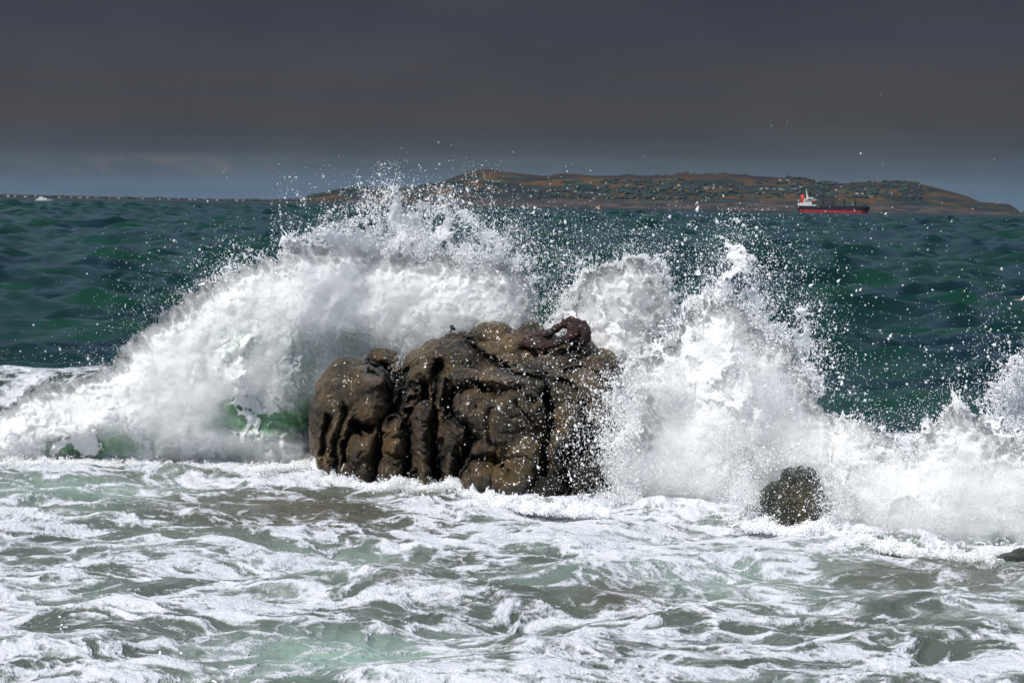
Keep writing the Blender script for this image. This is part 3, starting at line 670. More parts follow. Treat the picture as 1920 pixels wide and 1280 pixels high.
    def tendrils(s, n, field=None, lmin=.05, lmax=.45, up=0.6):
        """thin strings of water torn off the edge, each ending in drops"""
        G = s.S if field is None else field
        gy, gx = np.gradient(G, GS)
        (u0, v0), (u1, v1) = (np.array([gu[0], gv[0]]), np.array([gu[-1], gv[-1]]))
        u = rng.uniform(u0, u1, n * 300); v = rng.uniform(v0, v1, n * 300)
        d = samp(G, u, v) + s.rag(u, v) * .8
        k = (np.abs(d) < 9); k &= v < s.vmax(u)
        u, v = u[k][:n], v[k][:n]; n = len(u)
        ox = -samp(gx, u, v); oy = -samp(gy, u, v)
        Y = s.dp(u) + rng.normal(0, .2, n)
        base = P(u, v, Y)
        dr = np.stack([ox + rng.normal(0, .9, n), rng.normal(0, .5, n), -oy + up + rng.normal(0, .8, n)], -1)
        dr /= np.linalg.norm(dr, axis=1, keepdims=True)
        L = .02 + (lmax - .02) * rng.random(n) ** 8
        m = 46; t = np.linspace(0, 1, m)[None, :, None]
        curl = rng.normal(0, .9, (n, 1, 3)); wig = rng.uniform(0, 6.28, (n, 1, 3))
        pts = base[:, None] + L[:, None, None] * (dr[:, None] * t + curl * t * t * .6 + .05 * np.sin(wig + t * rng.uniform(4, 12, (n, 1, 3))))
        rr = (0.0095 * (.45 + .9 * noise3(pts * 22, 8)) * (1 - .55 * t[..., 0])) * rng.uniform(.5, 1.3, (n, 1)) * np.ones((n, m))
        rr[:, -3:] *= rng.uniform(1.2, 2.4, (n, 1))
        gap = (t[..., 0] > .55) & (noise3(pts * 14, 3) > .56)
        rr = np.where(gap, 0, rr); k = rr.ravel() > 0
        return pts.reshape(-1, 3)[k], rr.ravel()[k]
    def rim(s, n, G, fall):
        """drops hanging thick along the torn edge and thinning outwards"""
        w0 = np.argwhere(G > -120); (j0, i0), (j1, i1) = w0.min(0), w0.max(0); N = n * 12
        u = rng.uniform(gu[i0], gu[i1], N); v = rng.uniform(gv[j0], gv[j1], N); d = samp(G, u, v) + s.rag(u, v) * .8
        cl = noise3(px2m(u, v, 33) * 2.6, s.seed + 44) + .6 * noise3(px2m(u, v, 33) * 7, s.seed + 46)
        k = (d < 12) & (rng.random(N) < np.exp(-np.clip(-d, 0, 400) / (fall * (.25 + 1.1 * np.clip(cl, 0, 1.1) ** 2)))) & (v < s.vmax(u)) & (cl > .62)
        u, v = u[k][:n], v[k][:n]; r = .0036 * (1 - rng.random(len(u)) * .996) ** (-1 / 2.6); r = np.minimum(r, .02)
        return P(u, v, s.dp(u) + rng.normal(0, .3, len(u))), r
    def vmax(s, u): return np.full_like(u, 5000.)
    def emit(s, name, parts):
        co = np.concatenate([p[0] for p in parts]); r = np.concatenate([p[1] for p in parts])
        k = co[:, 2] > -0.05
        o = points_object(name, co[k], r[k], M_SPRAY, s.e); o['kind'] = 'stuff'
        return o

def dl(u): return interp(u, [(-50, 34.9), (300, 35.0), (560, 35.0), (690, 35.6), (1000, 35.9)])
solid_l = [(-60, 800), (0, 770), (60, 740), (120, 720), (200, 695), (235, 672), (255, 635), (300, 600), (345, 580), (378, 545), (430, 518), (500, 505), (545, 492), (600, 478), (650, 478), (720, 490),
           (800, 505), (880, 508), (945, 520), (985, 555), (1000, 590), (1010, 630), (1000, 690), (900, 700), (760, 740), (700, 760), (600, 790), (590, 830), (585, 890), (480, 910), (380, 905), (240, 900), (180, 900), (120, 898), (60, 900), (-60, 905)]
web_l = [(385, 540), (440, 500), (520, 495), (545, 480), (545, 455), (575, 462), (600, 440), (645, 418), (690, 405), (705, 375), (735, 368), (760, 395), (800, 385), (860, 395), (905, 430), (940, 448), (955, 478), (995, 490), (1005, 560), (1015, 640), (900, 600), (600, 560), (430, 560)]
def green_l(u, v):
    win = 1.5 * np.maximum(bump2(u, v, 505, 790, 105, 26), np.maximum(bump2(u, v, 452, 768, 40, 24), .6 * bump2(u, v, 580, 775, 40, 34)))
    g = .9 * bump2(u, v, 150, 845, 75, 24) + .5 * bump2(u, v, 240, 830, 80, 28) + .40 * bump2(u, v, 660, 645, 75, 42) + .36 * bump2(u, v, 480, 640, 120, 70) \
        + .40 * bump2(u, v, 565, 700, 50, 50) + .45 * bump2(u, v, 440, 850, 120, 20) + .3 * bump2(u, v, 800, 540, 120, 25) + .3 * bump2(u, v, 140, 740, 110, 22)
    q = px2m(u, v, 33.0)
    return np.clip(g * (.45 + 1.1 * fbm(q * 2.4, 4, .6, seed=140)) + win * (.55 + .8 * fbm(q * 3.0, 4, .6, seed=145)) + .5 * (fbm(q * 1.1, 3, seed=150) - .44) * sstep(v, 480, 640), 0, 1.2)
A_ = Splash("wave_splash", solid_l, web_l, dl, 0.85, "tall white wave splash arching up behind the left of the large boulder", 100, green_l)
A_.vmax = lambda u: np.where(u < 560, 800, 600.)
A_.body(); 
A_.emit("spray_mist", [A_.mist(260000)]); A_.vapour(1.5)
top_l = lambda u, v: sstep(v, 760, 560)
A_.sheet("torn_film", A_.W, .66, -30, 60, -.1, seed=1, freq=2.6); A_.sheet("torn_film", A_.W, .36, -45, 90, .25, seed=2); A_.sheet("torn_film", A_.S, .25, -25, 60, -.03, True, seed=3, freq=2.2)
A_.emit("torn_foam_web", [A_.web(80000), A_.tendrils(200, lmax=.16), A_.tendrils(380, field=A_.W, lmax=.3), A_.rim(7000, A_.S, 10), A_.rim(14000, A_.W, 18)])

dm = lambda u: interp(u, [(1000, 35.0), (1300, 34.3)])
solid_m = [(1040, 660), (1090, 600), (1105, 555), (1140, 520), (1190, 505), (1225, 520), (1240, 570), (1235, 620), (1260, 680), (1240, 740), (1150, 730), (1060, 700)]
web_m = [(1000, 640), (1045, 600), (1065, 545), (1100, 505), (1160, 495), (1210, 482), (1245, 510), (1250, 560), (1278, 575), (1290, 640), (1250, 690), (1150, 660), (1060, 640)]
B_ = Splash("wave_splash", solid_m, web_m, dm, 0.45, "narrow ragged white wave splash rising just behind the right end of the large boulder", 200)
B_.vmax = lambda u: 660. + 0 * u
B_.body(); B_.emit("spray_mist", [B_.mist(50000)]); B_.vapour(1.6)
B_.sheet("torn_film", B_.W, .75, -30, 50, -.1, seed=1); B_.sheet("torn_film", B_.S, .45, -30, 40, -.12, True, seed=4, freq=3.0); B_.sheet("torn_film", B_.W, .5, -45, 60, .15, seed=2)
B_.emit("torn_foam_web", [B_.web(60000, .5), B_.tendrils(150, field=B_.W, lmax=.25), B_.rim(5000, B_.W, 16)])

dr_ = lambda u: interp(u, [(1100, 31.3), (1300, 31.0), (1400, 30.6), (1560, 30.3), (1620, 29.3), (1750, 28.3), (1920, 27.5), (2000, 27.2)])
solid_r = [(1180, 720), (1215, 690), (1275, 650), (1290, 600), (1335, 580), (1385, 590), (1415, 630), (1455, 660), (1490, 700), (1515, 730), (1535, 765), (1560, 795), (1620, 822), (1660, 850), (1700, 862), (1735, 830), (1765, 805), (1795, 790), (1830, 800), (1870, 838), (1940, 845), (1990, 850),
           (1990, 1090), (1900, 1075), (1800, 1062), (1700, 1045), (1600, 1025), (1540, 1005), (1400, 1000), (1300, 995), (1220, 990), (1150, 975), (1158, 915), (1150, 872), (1205, 830), (1228, 790), (1200, 750)]
web_r = [(1150, 860), (1130, 800), (1180, 700), (1290, 590), (1320, 555), (1350, 500), (1378, 462), (1400, 500), (1425, 545), (1440, 580), (1500, 600), (1540, 640), (1530, 700), (1540, 770), (1620, 815), (1690, 850), (1760, 792), (1795, 770), (1840, 785), (1880, 820), (1990, 830), (1990, 900), (1700, 900), (1400, 700), (1250, 900)]
def green_r(u, v):
    q = px2m(u, v, 30.0)
    g = .6 * bump2(u, v, 1860, 1015, 90, 28) + .5 * bump2(u, v, 1280, 945, 90, 25) + .3 * bump2(u, v, 1850, 860, 80, 40)
    return np.clip(g * (.5 + fbm(q * 2.6, 4, .6, seed=240)), 0, .8)
C_ = Splash("wave_splash", solid_r, web_r, dr_, 0.55, "broad dense white wave splash burying the small boulder and running to the right edge", 300, green_r)
C_.vmax = lambda u: np.where(u > 1540, 900, 940.)
C_.body(); C_.emit("spray_mist", [C_.mist(280000)]); C_.vapour(1.7)
C_.sheet("torn_film", C_.W, .62, -35, 60, -.1, seed=1); C_.sheet("torn_film", C_.W, .38, -50, 80, .2, seed=2); C_.sheet("torn_film", C_.S, .22, -30, 60, -.03, True, seed=3, freq=2.0)
C_.emit("torn_foam_web", [C_.web(80000, .5), C_.tendrils(220, lmax=.16), C_.tendrils(300, field=C_.W, lmax=.26), C_.rim(6000, C_.S, 10), C_.rim(12000, C_.W, 18)])

# splash torn off at the right edge of the picture
solid_e = [(1905, 700), (1925, 690), (1960, 700), (1990, 720), (1990, 790), (1930, 780), (1895, 750)]
web_e = [(1880, 700), (1905, 680), (1990, 670), (1990, 800), (1900, 800), (1850, 760), (1860, 720)]
E_ = Splash("wave_splash", solid_e, web_e, lambda u: 28.6 + 0 * u, 0.12, "small ragged splash of water flying up at the right edge of the photo", 400)
E_.sheet("torn_film", E_.W, .6, -25, 40, 0, seed=1)
E_.emit("torn_foam_web", [E_.web(12000, .4), E_.tendrils(60, field=E_.W, lmax=.3), E_.rim(3000, E_.W, 16)])

# free drops: thrown ahead of, above and in front of the splashes
def drops():
    cos, rs = [], []
    def cloud(n, cu, cv, su, sv, Y, sY, rmin=.003, rmax=.022, pw=3.6, vcut=None):
        u = rng.normal(cu, su, n); v = rng.normal(cv, sv, n)
        k = (v < (vcut if vcut else 5000)) & ((v > 385 + rng.exponential(4, n)) | ((np.abs(u - 800) < 130) & (v > 345)) | (rng.random(n) < .22)); u, v = u[k], v[k]
        r = rmin * (1 - rng.random(len(u)) * (1 - (rmin / rmax) ** (pw - 1))) ** (-1 / (pw - 1))
        p = P(u, v, Y + rng.normal(0, sY, len(u))); cos.append(p); rs.append(r)
        # a share of the larger drops is stretched: a chain of smaller ones behind
        k = rng.random(len(r)) < .38; k &= r > rmin * 1.15; c0 = P(cu, cv + 160, Y)[None]; dd = (p[k] - c0) / np.linalg.norm(p[k] - c0, axis=1, keepdims=True) + rng.normal(0, .45, (k.sum(), 3)); dd /= np.linalg.norm(dd, axis=1, keepdims=True)
        for j in (1, 2, 3, 4): cos.append(p[k] + dd * r[k][:, None] * .7 * j); rs.append(r[k] * (1 - .2 * j))
    cloud(3000, 800, 410, 120, 50, 35.6, .5); cloud(2600, 900, 440, 80, 50, 35.5, .5); cloud(1500, 1040, 500, 70, 80, 35, .6)
    cloud(2600, 1070, 560, 70, 60, 35, .5); cloud(1500, 1180, 520, 90, 60, 34.3, .5)
    cloud(900, 1380, 480, 60, 60, 31, .6, rmax=.03); cloud(1800, 1390, 540, 60, 50, 31, .5); cloud(2000, 1450, 610, 70, 60, 31, .5)
    cloud(420, 1500, 520, 150, 90, 30.5, .8, rmax=.026); cloud(130, 1450, 400, 120, 45, 29, 1, rmax=.03); cloud(500, 1620, 720, 120, 70, 29.5, .8)
    cloud(600, 1830, 730, 60, 40, 28.5, .6, rmax=.025); cloud(400, 1880, 640, 40, 60, 28.5, .5); cloud(90, 1250, 420, 180, 40, 33, 1)
    cloud(1000, 1060, 800, 75, 95, 30.3, .3, rmax=.026, vcut=945); cloud(1500, 1120, 860, 45, 60, 30.4, .3, rmax=.024, vcut=945); cloud(260, 1000, 690, 90, 45, 31.2, .4, rmax=.022)
    cloud(1300, 1160, 760, 40, 50, 30.7, .3); cloud(90, 880, 730, 80, 70, 31.0, .3, rmax=.014)
    cloud(380, 1470, 930, 55, 40, 28.3, .15, rmin=.003, rmax=.012); cloud(500, 400, 500, 110, 40, 35.6, .4, rmax=.018); cloud(500, 300, 590, 70, 40, 35.4, .4, rmax=.016)
    cloud(260, 180, 680, 90, 25, 35.2, .4, rmax=.016); cloud(50, 900, 330, 300, 45, 33, 1.5, rmax=.01); cloud(150, 1600, 500, 220, 120, 28, 2, rmax=.012)
    cloud(500, 735, 385, 30, 25, 35.5, .3, rmax=.02); cloud(900, 760, 690, 15, 25, 34.2, .2, rmax=.012)
    def rim(n, cu, cv, ru, rv, Y, a0, a1, w_):
        a = rng.uniform(R(a0), R(a1), n); k = 1 + rng.normal(0, w_, n)
        cos.append(P(cu + np.cos(a) * ru * k, cv - np.sin(a) * rv * k, Y + rng.normal(0, .12, n))); rs.append(.0032 * np.exp(rng.normal(0, .5, n)))
    rim(6000, 1478, 948, 98, 98, 28.65, -40, 215, .15); rim(4000, 1565, 960, 26, 50, 28.5, 0, 360, .5); rim(4000, 1392, 955, 22, 40, 28.5, 0, 360, .5)
    rim(9000, 1190, 850, 34, 100, 30.5, 60, 300, .35); rim(5000, 1150, 945, 40, 18, 30.3, 0, 360, .5)
    co = np.concatenate(cos); r = np.concatenate(rs); k = co[:, 2] > .05
    o = points_object("water_drops", co[k], r[k], M_SPRAY)
    tag(o, "countless white water drops flying above and in front of the boulders", "water drops", None, 'stuff')
drops()

# froth thrown up along the foot of the rocks and in the foreground
def froth():
    cos, rs = [], []
    def strings(n, cu, cv, su, sv, h, L, rad=.0085):
        u = rng.normal(cu, su, n); v = rng.normal(cv, sv, n)
        d = ray(u, v); t = -(H - .04) / d[:, 2]; b = d * t[:, None]; b[:, 2] = .02
        dr = np.stack([rng.normal(0, .8, n), rng.normal(-.2, .5, n), np.abs(rng.normal(.4, .3, n))], -1); dr /= np.linalg.norm(dr, axis=1, keepdims=True)
        l = L * rng.random(n) ** 3; m = 40; t = np.linspace(0, 1, m)[None, :, None]
        curl = rng.normal(0, .6, (n, 1, 3)) - np.array([0, 0, .5])
        p = b[:, None] + l[:, None, None] * (dr[:, None] * t + curl * t * t * .6); p[..., 2] += h * rng.random((n, 1))
        r = rad * (1 - .55 * t[..., 0]) * rng.uniform(.5, 1.3, (n, 1)) * np.ones((n, m)); r[:, -3:] *= 1.9
        cos.append(p.reshape(-1, 3)); rs.append(r.ravel())
    strings(50, 700, 900, 90, 14, .05, .28); strings(50, 960, 935, 90, 10, .05, .25); strings(30, 560, 880, 50, 12, .05, .22)
    strings(40, 1460, 975, 60, 12, .05, .2); strings(60, 1650, 1030, 130, 12, .04, .22); strings(60, 1880, 1010, 30, 20, .06, .3, .008)
    strings(12, 110, 1200, 60, 30, .03, .2, .011); strings(16, 340, 1245, 80, 20, .03, .2, .011); strings(4, 200, 1268, 90, 8, .04, .2, .010)
    strings(40, 180, 870, 130, 4, .03, .2)
    def lace(n, pl, h, Yo=0.0):
        """low ragged froth heaped against a foot line: noisy columns of fine drops"""
        t = rng.random(n); a = np.array(pl, float); tt = t * (len(a) - 1); i = np.clip(tt.astype(int), 0, len(a) - 2); f = tt - i
        u = a[i, 0] * (1 - f) + a[i + 1, 0] * f + rng.normal(0, 3, n); v = a[i, 1] * (1 - f) + a[i + 1, 1] * f
        d = ray(u, v); k = -H / d[:, 2]; b = d * k[:, None]; b[:, 2] = 0; b[:, 1] += rng.normal(Yo, .12, n)
        top = h * (.15 + 1.6 * np.clip(ridge(b * [5., 3., 1.], 3, .6, seed=900) - .25, 0, 1) ** 1.5)
        b[:, 2] = top * rng.random(n) ** .8 + rng.normal(0, .015, n)
        cos.append(b); rs.append(.0045 * np.exp(rng.normal(0, .45, n)))
    lace(30000, [(575, 858), (600, 880), (640, 908), (700, 915), (760, 915), (830, 916), (880, 918)], .2, -.2); lace(36000, [(860, 920), (930, 944), (1000, 954), (1060, 958), (1140, 962)], .2, -.2)
    lace(16000, [(1390, 985), (1440, 990), (1500, 1000), (1560, 1000)], .22, -.25); lace(26000, [(1560, 1008), (1650, 1030), (1760, 1048), (1860, 1060)], .2)
    lace(16000, [(0, 872), (120, 872), (300, 878), (460, 885), (580, 875)], .16)
    co = np.concatenate(cos); r = np.concatenate(rs)
    o = points_object("froth", co, r, M_SPRAY)
    tag(o, "curling strings of white froth leaping from the foam around the rocks", "froth", None, 'stuff')
froth()

sc_ = MB()
q0 = P(847, 612, 33.6)
for (du, dv, r_) in [(0, 0, .03), (2, 4, .035), (-1, 9, .02), (5, 6, .02), (4, 15, .018)]:
    q = P(847 + du, 612 + dv, 33.6); sc_.tube([q + [-r_, 0, -.01], q + [0, .01, r_ * .3], q + [r_, 0, .0]], [r_ * .4, r_ * .8, r_ * .3], 6)
tag(sc_.build("black_scrap", flat_mat("black_debris", (.008, .008, .006), .4), None, None, True), "tiny black scrap of seaweed just above the crown of the large boulder", "debris")  # small black scrap above the crown, kind not known

# ------------------------------------------------------------------ the far headland and coast
def land_material():
    m = bpy.data.materials.new("heath_and_cliff"); m.use_nodes = True; n = NT(m.node_tree); b = n.n['Principled BSDF']
    pos = n.node('ShaderNodeNewGeometry').outputs['Position']; t = n.attr('rise')
    st = n.mapping(pos, (1 / 200, 1 / 260, 1 / 44)); a = n.noise(st, 1.0, 6, .62, .4); c2 = n.noise(n.mapping(pos, (1 / 70, 1 / 150, 1 / 12)), 1.0, 5, .65)
    heath = n.mix(n.ss(a, .42, .6), rgb(.008, .017, .017), rgb(.088, .042, .012))
    heath = n.mix(n.ss(c2, .45, .62), heath, rgb(.012, .030, .036))
    heath = n.mix(n.math('MULTIPLY', n.ss(n.noise(st, 1.7, 4, .6), .58, .68), .7), heath, rgb(.045, .085, .028))
    cliff = n.mix(n.ss(c2, .40, .68), rgb(.022, .026, .030), rgb(.105, .074, .064))
    top = n.mix(n.ss(a, .4, .65), rgb(.022, .015, .019), rgb(.050, .028, .015))
    c = n.mix(n.ss(n.math('ADD', t, n.math('MULTIPLY', n.math('SUBTRACT', c2, .5), .35)), -.02, .20), cliff, heath)
    c = n.mix(n.ss(t, .70, .90), c, top)
    n.put(b.inputs['Base Color'], c); b.inputs['Roughness'].default_value = .9; b.inputs['Specular IOR Level'].default_value = .1
    return m
M_LAND = land_material()
SKY = [(-250, 3), (-60, 4), (0, 4), (120, 3.5), (240, 3), (400, 2.5), (500, 3), (556, 6), (575, 10), (590, 12), (620, 19), (655, 25), (670, 27), (700, 27), (735, 28), (770, 28), (800, 33), (825, 41), (850, 52), (875, 61), (895, 65), (912, 66), (940, 62),
       (985, 58), (1010, 56), (1025, 56), (1045, 61), (1075, 60), (1110, 57), (1145, 58), (1180, 60), (1215, 59), (1250, 61), (1275, 65), (1300, 64), (1335, 64), (1350, 66), (1375, 65), (1410, 62), (1450, 60), (1500, 57), (1520, 53), (1550, 50), (1575, 51), (1605, 55), (1640, 55), (1680, 56),
       (1705, 55), (1740, 48), (1780, 38), (1810, 30), (1830, 21), (1860, 19), (1885, 18), (1900, 9), (1908, 2), (1912, 4), (1920, 9), (1945, 8), (1965, 0), (2100, -4)]
def hz(u): return 368.2 + u * 0.01719
LY = 10000.0
def land_h(X, Y):
    """terrain height: X across, Y beyond the shore at 9400 m"""
    u = 960 + X / LY * F
    t = np.clip((Y - 9400) / 1400, 0, 2)
    e = interp(u, SKY)
    q = xyz(X / 300, Y / 300, 0 * X)
    n_ = fbm(q, 4, .55, seed=500) - .5
    g = interp(t, [(0, 0), (0.03, .17), (.10, .24), (.3, .42), (.55, .68), (.8, .92), (1, 1), (1.3, .8), (2, -.1)])
    g = g + n_ * .16 * np.clip(t * 5, 0, 1) * (1 - sstep(t, .85, 1.0) * .85)
    return e / F * Y * g * 1.0 + H * np.clip(t, 0, 1) * 1.0 - 1.0, t
def build_land():
    xs = np.linspace(-260 - 960, 2120 - 960, 900) / F * LY; ysl = np.concatenate([np.linspace(9395, 9500, 14), np.linspace(9510, 10900, 70), np.linspace(10950, 12200, 14)])
    Y, X = np.meshgrid(ysl, xs, indexing='ij'); z, t = land_h(X, Y)
    me = mesh_np("headland", np.stack([X * Y / LY, Y, z], -1), gridfaces(*X.shape), M_LAND, True, {'rise': t})
    o = link("headland", me); o['kind'] = 'structure'
build_land()
def land_at(u, vv, extra=0.0):
    """first terrain point that shows at photo position (u, vv)"""
    e = hz(u) - vv
    X = (u - 960) / F * LY
    Y = np.linspace(9400, 10800, 200); z, t = land_h(np.full(200, X), Y)
    px = (z - H) / Y * F; k = np.argmax(px >= e) if (px >= e).any() else int(np.argmax(px))
    return X * Y[k] / LY, Y[k], float(z[k])

# houses: walls and roof each a part, one prototype, copies in a loop
M_WALLW = flat_mat("whitewash", (.40, .39, .38)); M_WALLP = flat_mat("pink_render", (.36, .26, .24)); M_WALLC = flat_mat("cream_render", (.42, .34, .24)); M_SLATE = flat_mat("slate", (.06, .06, .075))
M_WALLG = flat_mat("grey_render", (.20, .21, .24))
def house_proto(mat, nm):
    e = empty(nm, (0, 0, 0)); a = MB(); a.box(-.5, .5, -.4, .4, -.6, .62); a.build("wall", mat, e)
    r_ = MB(); r_.gable(-.52, .52, -.44, .44, .622, 1.0); r_.build("roof", M_SLATE, e); return e
protos = [house_proto(M_WALLW, "house"), house_proto(M_WALLP, "house"), house_proto(M_WALLC, "house"), house_proto(M_WALLG, "house")]
CN = ["white", "pink", "cream", "grey"]
rnd = random.Random(5)
HS = []
def row(u0, u1, v0, v1, n, where, grp, wmin=4, wmax=8):
    for i in range(n):
        t = (i + .5) / n; HS.append((u0 + (u1 - u0) * t + rnd.uniform(-6, 6), v0 + (v1 - v0) * t + rnd.uniform(-1.5, 1.5), rnd.uniform(wmin, wmax), where, grp))
row(868, 985, 354, 357, 11, "in the row under the headland summit", "houses in the row under the summit")
row(985, 1035, 356, 358, 4, "right of the row under the summit", "houses right of the row under the summit")
row(1075, 1130, 359, 363, 6, "on the slope above the orange buoy", "houses on the slope above the buoy")
for i in range(24): HS.append((rnd.uniform(1100, 1275), rnd.uniform(341, 372), rnd.uniform(4, 8), "on the middle slope", "houses scattered on the middle slope"))
for i in range(7): HS.append((rnd.uniform(1300, 1365), rnd.uniform(341, 356), rnd.uniform(4, 7), "below the radio masts", "houses below the radio masts"))
for i in range(14): HS.append((rnd.uniform(1395, 1500), rnd.uniform(337, 362), rnd.uniform(5, 10), "above and left of the ship", "houses above and left of the ship"))
for i in range(12): HS.append((rnd.uniform(1540, 1700), rnd.uniform(349, 371), rnd.uniform(5, 10), "above and right of the ship", "houses above and right of the ship"))
HS.append((1663, 362.5, 10, "on the cliff top right of the ship", "houses on the cliff top")); HS.append((1625, 368, 14, "on the cliff top right of the ship", "houses on the cliff top"))
for i in range(32): HS.append((10 + i * 17.0 + rnd.uniform(-5, 5), None, rnd.uniform(4, 9), "on the low coast at the left", "houses along the low left coast"))
first = {}; made = []; ORD = 'first second third fourth fifth sixth seventh eighth ninth tenth eleventh twelfth thirteenth fourteenth fifteenth sixteenth'.split()
for (u, v, wpx, where, grp) in HS:
    ci = rnd.choices([0, 1, 2, 3], [4, 3, 2, 3])[0]
    if v is None:
        x = (u - 960) / F * LY; Y = 9560.0; z = float(land_h(np.array([x]), np.array([Y]))[0][0]); x = x * Y / LY; z = max(z, 1.0)
    else: x, Y, z = land_at(u, v + 2)
    p = protos[ci]
    if ci not in first: first[ci] = o = p
    else:
        o = p.copy(); COL.objects.link(o)
        for ch in list(p.children): c = ch.copy(); COL.objects.link(c); c.parent = o
    hh = wpx * 1.75; o.location = (x, Y, z + 1.0); o.scale = (hh, 12, rnd.uniform(5.5, 8.5)); o.rotation_euler = (0, 0, rnd.uniform(-.35, .35))
    made.append((grp, ci, u, o, where))
for g_, ci in sorted({(m_[0], m_[1]) for m_ in made}):
    hs_ = sorted([m_ for m_ in made if m_[0] == g_ and m_[1] == ci], key=lambda m_: m_[2])
    for k_, m_ in enumerate(hs_):
        tag(m_[3], ("only tiny %s house " % CN[ci] if len(hs_) == 1 else "%s tiny %s house from the left " % (ORD[k_], CN[ci])) + m_[4], "house", g_)

# woodland: crowns of many leaf clumps, too far to tell apart
def woods():
    mt = bpy.data.materials.new("dark_woodland"); mt.use_nodes = True; n = NT(mt.node_tree); b = n.n['Principled BSDF']
    pos = n.node('ShaderNodeNewGeometry').outputs['Position']
    n.put(b.inputs['Base Color'], n.mix(n.noise(pos, .08, 3, .6), rgb(.006, .018, .026), rgb(.020, .042, .030))); b.inputs['Roughness'].default_value = .9
    v1, f1 = ico(1)
    spots = []
    def along(u0, u1, n_, fn, s0, s1):
        for _ in range(n_): u = rnd.uniform(u0, u1); spots.append((u, fn(u), rnd.uniform(s0, s1)))
    sk = lambda k, j=1.0: (lambda u: hz(u) - interp(u, SKY) * k - rnd.uniform(-j, j))
    along(575, 690, 260, sk(.9, 3), 6, 13); along(690, 800, 50, sk(.98, 1), 4, 8); along(780, 812, 30, sk(1.0, 2), 8, 14)
    along(1125, 1300, 330, lambda u: rnd.uniform(338, 375), 7, 15); along(1000, 1125, 120, lambda u: rnd.uniform(352, 374), 6, 12); along(850, 1000, 80, lambda u: rnd.uniform(351, 362), 5, 9)
    along(1300, 1480, 200, lambda u: rnd.uniform(342, 372), 6, 13); along(1480, 1720, 420, lambda u: rnd.uniform(344, 373), 7, 14); along(1470, 1560, 90, sk(1.0, 1), 6, 15); along(1590, 1700, 60, sk(1.0, 1), 5, 10)
    along(1130, 1400, 40, sk(1.0, .5), 4, 7)
    vs, fs, k = [], [], 0
    for (u, v, s_) in spots:
        if noise3(np.array([u / 22, v / 6, .4]), 12) < .47 and v < 1000 and rnd.random() < .85: continue
        x, Y, z = land_at(u, v); s_ *= .6
        for j in range(3):
            q = v1 * [s_ * rnd.uniform(.6, 1.3), s_, s_ * rnd.uniform(.7, 1.1)] * np.array([rnd.uniform(.8, 1.2) for _ in range(len(v1))])[:, None]
            vs.append(q + [x + rnd.uniform(-s_, s_), Y + rnd.uniform(-s_, s_), z + s_ * .3 + rnd.uniform(0, s_ * .5)]); fs.append(f1 + k); k += len(v1)
    for uu in np.arange(-60, 575, 2.2):
        big = noise3(np.array([uu / 26, 0.3, 0.7]), 9); s_ = 3 + 13 * max(0, big - .35) * rnd.uniform(.6, 1.2)
        x = (uu - 960) / F * LY; Y = 9600 + rnd.uniform(-60, 60); z = max(float(land_h(np.array([x]), np.array([Y]))[0][0]), 0)
        q = v1 * [s_ * 2.0, s_, s_] * np.array([rnd.uniform(.75, 1.25) for _ in range(len(v1))])[:, None]
        vs.append(q + [x * Y / LY, Y, z + s_ * .4]); fs.append(f1 + k); k += len(v1)
    o = link("woodland", mesh_np("woodland", np.concatenate(vs), np.concatenate(fs), mt, False))
    tag(o, "dark far-off woodland and hedges on the headland and along the low coast", "woodland", None, 'stuff')
woods()

M_MAST = flat_mat("galvanised_steel", (.12, .12, .13)); M_MAST2 = M_MAST
for i, (u, h_, lab) in enumerate([(1277, 26, "left of the pair of thin radio masts on the headland ridge"), (1291, 26, "right of the pair of thin radio masts on the headland ridge"), (1354, 36, "lone tallest thin radio mast on the headland ridge")]):
    x, Y, z = land_at(u, hz(u) - interp(u, SKY) + 1)
    m = MB(); m.tube([(0, 0, -4), (0, 0, h_)], [.8, .45], 6); m.box(-1.2, 1.2, -1.2, 1.2, -4, 3)
    for zz_ in (.5, .72, .9): m.tube([(-2, 0, h_ * zz_), (2, 0, h_ * zz_)], .3, 5)
    tag(m.build("radio_mast", M_MAST, None, (x, Y, z)), lab, "radio mast", "radio masts on the ridge")
# lighthouse with its keepers' house on the right tip
x, Y, z = land_at(1866, hz(1866) - 18.0)
lh = empty("lighthouse", (x, Y, z)); tag(lh, "small pale lighthouse with low keeper's house on the right tip of the headland", "lighthouse")
a = MB(); a.tube([(0, 0, -3), (0, 0, 7), (0, 0, 8.5)], [3.4, 2.8, 2.8], 12); a.build("tower", M_WALLW, lh, None, True)
a = MB(); a.tube([(0, 0, 8.5), (0, 0, 10.5), (0, 0, 12)], [1.9, 1.9, .3], 10); a.build("lantern_room", M_SLATE, lh)
a = MB(); a.box(-24, -5, -4, 4, -3, 3.4); a.build("house_wall", M_WALLC, lh); a = MB(); a.gable(-25, -4.5, -4.5, 4.5, 3.4, 5.6); a.build("roof", M_SLATE, lh)
# little white round tower on the shore at the left foot
x = (562 - 960) / F * LY * .942; Y = 9420.0
tw = empty("round_tower", (x, Y, 1)); tag(tw, "small white round tower at the water's edge left of the headland", "tower")
a = MB(); a.tube([(0, 0, -2), (0, 0, 12)], [6.5, 5.5], 14); a.build("tower_wall", M_WALLW, tw, None, True); a = MB(); a.tube([(0, 0, 12), (0, 0, 14)], [5.9, 5.9], 14); a.build("parapet", M_WALLC, tw, None, True)
a = MB(); a.box(7, 20, -4, 4, -2, 4); a.build("annex", M_WALLW, tw)

